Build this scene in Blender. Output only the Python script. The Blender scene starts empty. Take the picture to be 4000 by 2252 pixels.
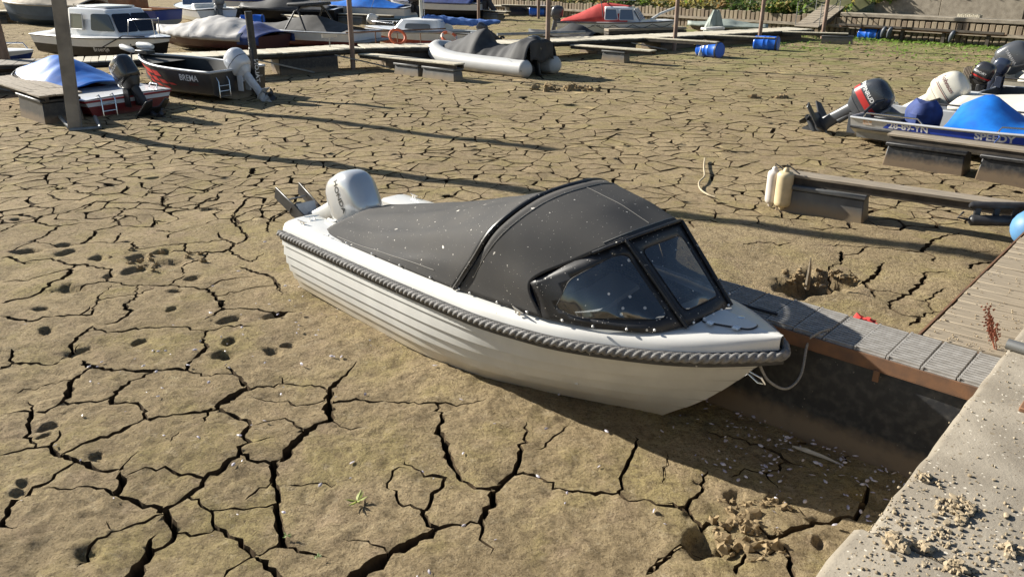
import bpy, bmesh, math, random
import numpy as np
from mathutils import Vector, Matrix, noise
from mathutils.geometry import delaunay_2d_cdt
random.seed(7); rng=np.random.default_rng(7)
SC=bpy.context.scene; COL=SC.collection
R=math.radians; pi=math.pi
# ---------------------------------------------------------------- camera
cam=bpy.data.cameras.new('camera'); camo=bpy.data.objects.new('camera',cam); COL.objects.link(camo)
camo.location=(0,0,3.0); camo.rotation_euler=(R(90-22.3727),0,0)
cam.sensor_width=36; cam.lens=27.9; cam.clip_start=.05; cam.clip_end=600
SC.camera=camo
# ---------------------------------------------------------------- sky and sun
SUN_EL=R(25.5); SUN_DIR=Vector((-.879*math.cos(SUN_EL),.477*math.cos(SUN_EL),math.sin(SUN_EL)))
W=bpy.data.worlds.new('World'); SC.world=W; W.use_nodes=True
wn=W.node_tree.nodes; wl=W.node_tree.links
sky=wn.new('ShaderNodeTexSky'); sky.sky_type='NISHITA'; sky.sun_disc=False
sky.sun_elevation=SUN_EL; sky.sun_rotation=math.atan2(SUN_DIR.x,SUN_DIR.y); sky.air_density=1.0; sky.dust_density=.6; sky.ozone_density=1.2
bg=wn['Background']; bg.inputs['Strength'].default_value=.052
wl.new(sky.outputs[0],bg.inputs['Color'])
sun=bpy.data.lights.new('sun','SUN'); sun.energy=5.0; sun.angle=R(.53); sun.color=(1,.945,.84)
suno=bpy.data.objects.new('sun',sun); COL.objects.link(suno); suno.location=(-20,12,14)
suno.rotation_euler=SUN_DIR.to_track_quat('Z','Y').to_euler()
SC.view_settings.view_transform='Standard'; SC.view_settings.look='None'; SC.view_settings.gamma=1
SC.view_settings.use_curve_mapping=False; SC.view_settings.exposure=1.08
SC.render.engine='CYCLES'
# ---------------------------------------------------------------- materials
MATS={}
def M(name,col,rough=.6,metal=0.,var=.0,vscale=4.,col2=None,bump=0.,bscale=40.,detail=6.,spots=None,coord='Object',clear=0.,stretch=None,fac=(.35,.65),alpha=None,spec=.5,emit=None):
    """Principled material: base colour mottled by noise towards col2, fine relief by bump, optional spots."""
    if name in MATS: return MATS[name]
    m=bpy.data.materials.new(name); m.use_nodes=True; MATS[name]=m
    N=m.node_tree.nodes; L=m.node_tree.links; b=N['Principled BSDF']
    b.inputs['Roughness'].default_value=rough; b.inputs['Metallic'].default_value=metal
    b.inputs['Specular IOR Level'].default_value=spec
    b.inputs['Base Color'].default_value=(*col,1)
    if clear: b.inputs['Coat Weight'].default_value=clear; b.inputs['Coat Roughness'].default_value=.08
    tc=N.new('ShaderNodeTexCoord'); vec=tc.outputs[coord]
    if stretch:
        mp=N.new('ShaderNodeMapping'); mp.inputs['Scale'].default_value=stretch; L.new(vec,mp.inputs[0]); vec=mp.outputs[0]
    out=None
    if var or col2:
        c2=col2 or tuple(max(0,c*(1-var)) for c in col)
        n=N.new('ShaderNodeTexNoise'); n.inputs['Scale'].default_value=vscale; n.inputs['Detail'].default_value=detail; L.new(vec,n.inputs['Vector'])
        mr=N.new('ShaderNodeMapRange'); mr.inputs[1].default_value=fac[0]; mr.inputs[2].default_value=fac[1]; L.new(n.outputs[0],mr.inputs[0])
        mx=N.new('ShaderNodeMix'); mx.data_type='RGBA'; mx.inputs[6].default_value=(*col,1); mx.inputs[7].default_value=(*c2,1)
        L.new(mr.outputs[0],mx.inputs[0]); out=mx.outputs[2]
        rr=N.new('ShaderNodeMapRange'); rr.inputs[3].default_value=max(.05,rough-.08); rr.inputs[4].default_value=min(1,rough+.08); L.new(n.outputs[0],rr.inputs[0]); L.new(rr.outputs[0],b.inputs['Roughness'])
    if spots:
        for (sc,thr,scol,seedoff) in spots:
            mp=N.new('ShaderNodeMapping'); mp.inputs['Location'].default_value=(seedoff,seedoff*2,seedoff*.7); L.new(tc.outputs[coord],mp.inputs[0])
            nd=N.new('ShaderNodeTexNoise'); nd.inputs['Scale'].default_value=sc*2.2; L.new(mp.outputs[0],nd.inputs['Vector'])
            ad=N.new('ShaderNodeVectorMath'); ad.operation='MULTIPLY_ADD'; ad.inputs[1].default_value=(.5/sc,)*3; L.new(nd.outputs['Color'],ad.inputs[0]); L.new(mp.outputs[0],ad.inputs[2])
            v=N.new('ShaderNodeTexVoronoi'); v.inputs['Scale'].default_value=sc; v.inputs['Randomness'].default_value=1; L.new(ad.outputs[0],v.inputs['Vector'])
            # cell-random size: spot radius varies from cell to cell
            sp=N.new('ShaderNodeSeparateColor'); L.new(v.outputs['Color'],sp.inputs[0])
            pw=N.new('ShaderNodeMath'); pw.operation='POWER'; pw.inputs[1].default_value=3.; L.new(sp.outputs[0],pw.inputs[0])
            ml=N.new('ShaderNodeMath'); ml.operation='MULTIPLY'; ml.inputs[1].default_value=thr; L.new(pw.outputs[0],ml.inputs[0])
            lt=N.new('ShaderNodeMath'); lt.operation='LESS_THAN'; L.new(v.outputs['Distance'],lt.inputs[0]); L.new(ml.outputs[0],lt.inputs[1])
            mx=N.new('ShaderNodeMix'); mx.data_type='RGBA'; mx.inputs[7].default_value=(*scol,1)
            if out: L.new(out,mx.inputs[6])
            else: mx.inputs[6].default_value=(*col,1)
            L.new(lt.outputs[0],mx.inputs[0]); out=mx.outputs[2]
    if out: L.new(out,b.inputs['Base Color'])
    if bump:
        n=N.new('ShaderNodeTexNoise'); n.inputs['Scale'].default_value=bscale; n.inputs['Detail'].default_value=8; n.inputs['Roughness'].default_value=.6; L.new(vec,n.inputs['Vector'])
        bp=N.new('ShaderNodeBump'); bp.inputs['Strength'].default_value=min(1,bump*25) ; bp.inputs['Distance'].default_value=bump; L.new(n.outputs[0],bp.inputs['Height']); L.new(bp.outputs[0],b.inputs['Normal'])
    if alpha is not None: b.inputs['Alpha'].default_value=alpha
    if emit: b.inputs['Emission Color'].default_value=(*emit[0],1); b.inputs['Emission Strength'].default_value=emit[1]
    return m
def dirt_gradient(m,z0,z1,col,scale=6.,amount=.85):
    """mud line left by the water: colour below height z0 (object space), fading out ragged at z1"""
    N=m.node_tree.nodes; L=m.node_tree.links; b=N['Principled BSDF']
    tc=N.new('ShaderNodeTexCoord'); sx=N.new('ShaderNodeSeparateXYZ'); L.new(tc.outputs['Object'],sx.inputs[0])
    n=N.new('ShaderNodeTexNoise'); n.inputs['Scale'].default_value=scale; n.inputs['Detail'].default_value=8; L.new(tc.outputs['Object'],n.inputs['Vector'])
    mr=N.new('ShaderNodeMapRange'); mr.inputs[1].default_value=z1; mr.inputs[2].default_value=z0; L.new(sx.outputs[2],mr.inputs[0])
    ad=N.new('ShaderNodeMath'); ad.operation='MULTIPLY_ADD'; ad.inputs[1].default_value=1.1; ad.inputs[2].default_value=-.80; L.new(n.outputs[0],ad.inputs[0])
    mu=N.new('ShaderNodeMath'); mu.operation='MULTIPLY'; mu.inputs[1].default_value=1.3; L.new(mr.outputs[0],mu.inputs[0])
    sm=N.new('ShaderNodeMath'); sm.operation='ADD'; sm.use_clamp=True; L.new(mu.outputs[0],sm.inputs[0]); L.new(ad.outputs[0],sm.inputs[1])
    am=N.new('ShaderNodeMath'); am.operation='MULTIPLY'; am.inputs[1].default_value=amount; L.new(sm.outputs[0],am.inputs[0])
    mx=N.new('ShaderNodeMix'); mx.data_type='RGBA'; mx.inputs[7].default_value=(*col,1); L.new(am.outputs[0],mx.inputs[0])
    s=b.inputs['Base Color']
    if s.is_linked: L.new(s.links[0].from_socket,mx.inputs[6])
    else: mx.inputs[6].default_value=s.default_value
    L.new(mx.outputs[2],s)
    return m
# ---------------------------------------------------------------- mesh helpers
class MB:
    def __init__(s): s.v=[];s.f=[];s.m=[]
    def add(s,v,f,mi=0):
        o=len(s.v); s.v+= [tuple(p) for p in v]; s.f+=[tuple(i+o for i in q) for q in f]; s.m+=[mi]*len(f); return s
    def box(s,x0,x1,y0,y1,z0,z1,mi=0,mat=None):
        v=[(x,y,z) for z in (z0,z1) for y in (y0,y1) for x in (x0,x1)]
        if mat is not None: v=[mat@Vector(p) for p in v]
        return s.add(v,[(0,2,3,1),(4,5,7,6),(0,1,5,4),(2,6,7,3),(0,4,6,2),(1,3,7,5)],mi)
    def beam(s,a,b,w,h,mi=0,up=(0,0,1)):
        a=Vector(a);b=Vector(b);d=b-a;L=d.length;d.normalize();up=Vector(up)
        if abs(d.dot(up))>.98: up=Vector((1,0,0))
        y=up.cross(d).normalized();z=d.cross(y)
        m=Matrix((d,y,z)).transposed().to_4x4();m.translation=a
        return s.box(0,L,-w/2,w/2,-h/2,h/2,mi,m)
    def loft(s,rings,closed=True,cap=(False,False),mi=0):
        n=len(rings[0]);v=[p for r in rings for p in r];f=[]
        k=n if closed else n-1
        for i in range(len(rings)-1):
            for j in range(k):
                j2=(j+1)%n; f.append((i*n+j,i*n+j2,(i+1)*n+j2,(i+1)*n+j))
        if cap[0]: f.append(tuple(range(n))[::-1])
        if cap[1]: f.append(tuple((len(rings)-1)*n+j for j in range(n)))
        return s.add(v,f,mi)
    def tube(s,pts,r,n=8,cap=True,mi=0,prof=None):
        pts=[Vector(p) for p in pts];N=len(pts)
        rr=r if hasattr(r,'__len__') else [r]*N
        t=[(pts[min(i+1,N-1)]-pts[max(i-1,0)]).normalized() for i in range(N)]
        up=Vector((0,0,1)) if abs(t[0].z)<.9 else Vector((1,0,0))
        u=(up-t[0]*up.dot(t[0])).normalized();rings=[]
        for i in range(N):
            u=(u-t[i]*u.dot(t[i])).normalized();w=t[i].cross(u)
            ring=[]
            for j in range(n):
                a=2*pi*j/n; k=rr[i]*(prof(a,i) if prof else 1)
                ring.append(pts[i]+(u*math.cos(a)+w*math.sin(a))*k)
            rings.append(ring)
        return s.loft(rings,True,(cap,cap),mi)
    def lathe(s,prof,n=16,mat=None,mi=0,cap=(True,True)):
        rings=[[(r*math.cos(2*pi*j/n),r*math.sin(2*pi*j/n),z) for j in range(n)] for r,z in prof]
        if mat is not None: rings=[[mat@Vector(p) for p in r] for r in rings]
        return s.loft(rings,True,cap,mi)
    def grid(s,fn,nu,nv,mi=0):
        v=[fn(i/nu,j/nv) for i in range(nu+1) for j in range(nv+1)]
        f=[(i*(nv+1)+j,(i+1)*(nv+1)+j,(i+1)*(nv+1)+j+1,i*(nv+1)+j+1) for i in range(nu) for j in range(nv)]
        return s.add(v,f,mi)
    def blob(s,c,r,nz=.35,n=8,mi=0,seed=0,sq=(1,1,1)):
        c=Vector(c);rings=[]
        for i in range(n//2+1):
            th=pi*i/(n//2);ring=[]
            for j in range(n):
                ph=2*pi*j/n
                d=Vector((math.sin(th)*math.cos(ph),math.sin(th)*math.sin(ph),math.cos(th)))
                k=r*(1+nz*noise.noise(d*1.7+Vector((seed*3.1,seed*1.7,seed*.9))))
                ring.append(c+Vector((d.x*sq[0],d.y*sq[1],d.z*sq[2]))*k)
            rings.append(ring)
        return s.loft(rings,True,(False,False),mi)
    def build(s,name,mat,parent=None,smooth=35,bevel=0,solid=0,bseg=1):
        me=bpy.data.meshes.new(name); me.from_pydata(s.v,[],s.f)
        for m in (mat if isinstance(mat,(list,tuple)) else [mat]): me.materials.append(m)
        if any(s.m): me.polygons.foreach_set('material_index',s.m)
        me.validate(); me.update()
        bm=bmesh.new();bm.from_mesh(me)
        bmesh.ops.remove_doubles(bm,verts=bm.verts,dist=1e-5)
        bmesh.ops.recalc_face_normals(bm,faces=bm.faces);bm.to_mesh(me);bm.free()
        if smooth:
            me.polygons.foreach_set('use_smooth',[True]*len(me.polygons)); me.set_sharp_from_angle(angle=R(smooth))
        o=bpy.data.objects.new(name,me); COL.objects.link(o)
        if parent: o.parent=parent
        if solid:
            md=o.modifiers.new('solid','SOLIDIFY'); md.thickness=solid; md.offset=-1
        if bevel:
            md=o.modifiers.new('bevel','BEVEL'); md.width=bevel; md.segments=bseg; md.limit_method='ANGLE'; md.angle_limit=R(40)
        return o
def tag(o,label=None,cat=None,group=None,kind=None):
    if label:o['label']=label
    if cat:o['category']=cat
    if group:o['group']=group
    if kind:o['kind']=kind
    return o
def thing(name,label,cat,loc=(0,0,0),rz=0,group=None,rx=0,ry=0):
    o=bpy.data.objects.new(name,None); COL.objects.link(o); o.empty_display_size=.2
    o.location=loc; o.rotation_euler=(rx,ry,rz); return tag(o,label,cat,group)
def link_copy(o,parent=None,loc=None,rot=None):
    c=o.copy(); COL.objects.link(c); c.parent=parent
    if loc is not None: c.location=loc
    if rot is not None: c.rotation_euler=rot
    return c
def lettering(text,size,mat,parent,fn,name='lettering',bold=.0,space=1.0,shear=0.,sub=0):
    """flat print: text outlines mapped by fn(x,y) on to a surface"""
    cu=bpy.data.curves.new(name,'FONT'); cu.body=text; cu.size=size; cu.offset=bold*size; cu.space_character=space; cu.shear=shear; cu.resolution_u=3
    to=bpy.data.objects.new(name,cu); COL.objects.link(to)
    bpy.context.view_layer.update()
    me=bpy.data.meshes.new_from_object(to.evaluated_get(bpy.context.evaluated_depsgraph_get())); bpy.data.objects.remove(to); bpy.data.curves.remove(cu)
    if sub:
        bm=bmesh.new();bm.from_mesh(me);bmesh.ops.triangulate(bm,faces=bm.faces);bmesh.ops.subdivide_edges(bm,edges=[e for e in bm.edges if e.calc_length()>size*.3],cuts=sub);bm.to_mesh(me);bm.free()
    for v in me.vertices: v.co=Vector(fn(v.co.x,v.co.y))
    me.materials.clear(); me.materials.append(mat); me.update()
    o=bpy.data.objects.new(name,me); COL.objects.link(o); o.parent=parent
    return o
def lerp(a,b,t): return a+(b-a)*t
def interp(xs,ys,x):
    return float(np.interp(x,xs,ys))
def crv(xs,ys):
    """smooth (monotone-ish) interpolation of a table"""
    xs=np.array(xs,float);ys=np.array(ys,float)
    d=np.diff(ys)/np.diff(xs); m=np.empty(len(xs)); m[0]=d[0];m[-1]=d[-1]
    m[1:-1]=np.where(d[:-1]*d[1:]>0,2*d[:-1]*d[1:]/(d[:-1]+d[1:]+1e-12),0)
    def f(x):
        x=min(max(x,xs[0]),xs[-1]);i=min(int(np.searchsorted(xs,x,side='right'))-1,len(xs)-2)
        h=xs[i+1]-xs[i];t=(x-xs[i])/h
        return float((2*t**3-3*t*t+1)*ys[i]+(t**3-2*t*t+t)*h*m[i]+(-2*t**3+3*t*t)*ys[i+1]+(t**3-t*t)*h*m[i+1])
    return f
def vnoise(x,y,seed=0):
    """numpy 2-d value noise in [-1,1]"""
    x=np.asarray(x,float);y=np.asarray(y,float)
    xi=np.floor(x).astype(np.int64);yi=np.floor(y).astype(np.int64);fx=x-xi;fy=y-yi
    def h(a,b):
        n=(a*374761393+b*668265263+seed*974634777)&0x7fffffff
        n=((n^(n>>13))*1274126177)&0x7fffffff
        return ((n^(n>>16))&0xffff)/32767.5-1
    u=fx*fx*(3-2*fx);v=fy*fy*(3-2*fy)
    return (h(xi,yi)*(1-u)+h(xi+1,yi)*u)*(1-v)+(h(xi,yi+1)*(1-u)+h(xi+1,yi+1)*u)*v
def fbm(x,y,o=4,seed=0):
    s=0;a=1.;t=0
    for i in range(o):
        s=s+a*vnoise(x*2**i,y*2**i,seed+i*17);t+=a;a*=.5
    return s/t

# ================================================================ the dried mud
def mud_material():
    m=bpy.data.materials.new('dried mud'); m.use_nodes=True; N=m.node_tree.nodes;L=m.node_tree.links;b=N['Principled BSDF']
    b.inputs['Roughness'].default_value=.95; b.inputs['Specular IOR Level'].default_value=.15
    g=N.new('ShaderNodeNewGeometry'); pos=g.outputs['Position']
    def nz(sc,det=6,rough=.55,loc=(0,0,0)):
        mp=N.new('ShaderNodeMapping'); mp.inputs['Location'].default_value=loc; L.new(pos,mp.inputs[0])
        n=N.new('ShaderNodeTexNoise'); n.inputs['Scale'].default_value=sc;n.inputs['Detail'].default_value=det;n.inputs['Roughness'].default_value=rough;L.new(mp.outputs[0],n.inputs['Vector']);return n.outputs[0]
    def ramp(s,a,c): 
        r=N.new('ShaderNodeMapRange'); r.inputs[1].default_value=a;r.inputs[2].default_value=c;r.interpolation_type='SMOOTHSTEP';L.new(s,r.inputs[0]);return r.outputs[0]
    def mix(f,a,c,k=1.):
        x=N.new('ShaderNodeMix');x.data_type='RGBA'
        if k!=1:
            q=N.new('ShaderNodeMath');q.operation='MULTIPLY';q.inputs[1].default_value=k;L.new(f,q.inputs[0]);f=q.outputs[0]
        L.new(f,x.inputs[0])
        for i,s in ((6,a),(7,c)):
            if isinstance(s,tuple): x.inputs[i].default_value=(*s,1)
            else: L.new(s,x.inputs[i])
        return x.outputs[2]
    c=mix(ramp(nz(.55,5),.35,.65),(.40,.310,.182),(.30,.230,.132))
    c=mix(ramp(nz(1.7,6,.6,(7,3,1)),.45,.68),c,(.33,.275,.105),.55)      # yellow-green algae film
    c=mix(ramp(nz(3.1,6,.6,(1,9,4)),.52,.7),c,(.36,.265,.18),.5)       # pinkish dry patches
    c=mix(ramp(nz(5,6,.7,(6,2,8)),.47,.66),c,(.20,.150,.086),.6)
    c=mix(ramp(nz(17,6,.7,(3,3,8)),.47,.66),c,(.15,.112,.064),.7)
    c=mix(ramp(nz(9,6,.7,(8,3,1)),.54,.7),c,(.47,.385,.25),.6)
    c=mix(ramp(nz(60,5,.7),.50,.66),c,(.11,.08,.045),.7)
    c=mix(ramp(nz(90,3,.6,(5,1,2)),.58,.75),c,(.50,.42,.30),.6)
    # green growth on the far mud
    sx=N.new('ShaderNodeSeparateXYZ');L.new(pos,sx.inputs[0])
    far=N.new('ShaderNodeMapRange');far.inputs[1].default_value=15;far.inputs[2].default_value=36;L.new(sx.outputs[1],far.inputs[0])
    fx=N.new('ShaderNodeMapRange');fx.inputs[1].default_value=-4;fx.inputs[2].default_value=10;L.new(sx.outputs[0],fx.inputs[0])
    ff=N.new('ShaderNodeMath');ff.operation='MULTIPLY';L.new(far.outputs[0],ff.inputs[0]);L.new(fx.outputs[0],ff.inputs[1])
    gn=N.new('ShaderNodeMath');gn.operation='MULTIPLY';L.new(ramp(nz(.9,6,.6,(2,2,5)),.38,.62),gn.inputs[0]);L.new(ff.outputs[0],gn.inputs[1])
    c=mix(gn.outputs[0],c,(.17,.20,.055),.95)
    L.new(c,b.inputs['Base Color'])
    h1=nz(24,9,.74)
    bp=N.new('ShaderNodeBump');bp.inputs['Strength'].default_value=1.;bp.inputs['Distance'].default_value=.05;L.new(h1,bp.inputs['Height']);L.new(bp.outputs[0],b.inputs['Normal'])
    return m
MUD=mud_material()
MUDWALL=M('crack wall mud',(.085,.06,.035),.95,var=.35,vscale=20,bump=.01,bscale=60,spec=.1)
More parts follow.
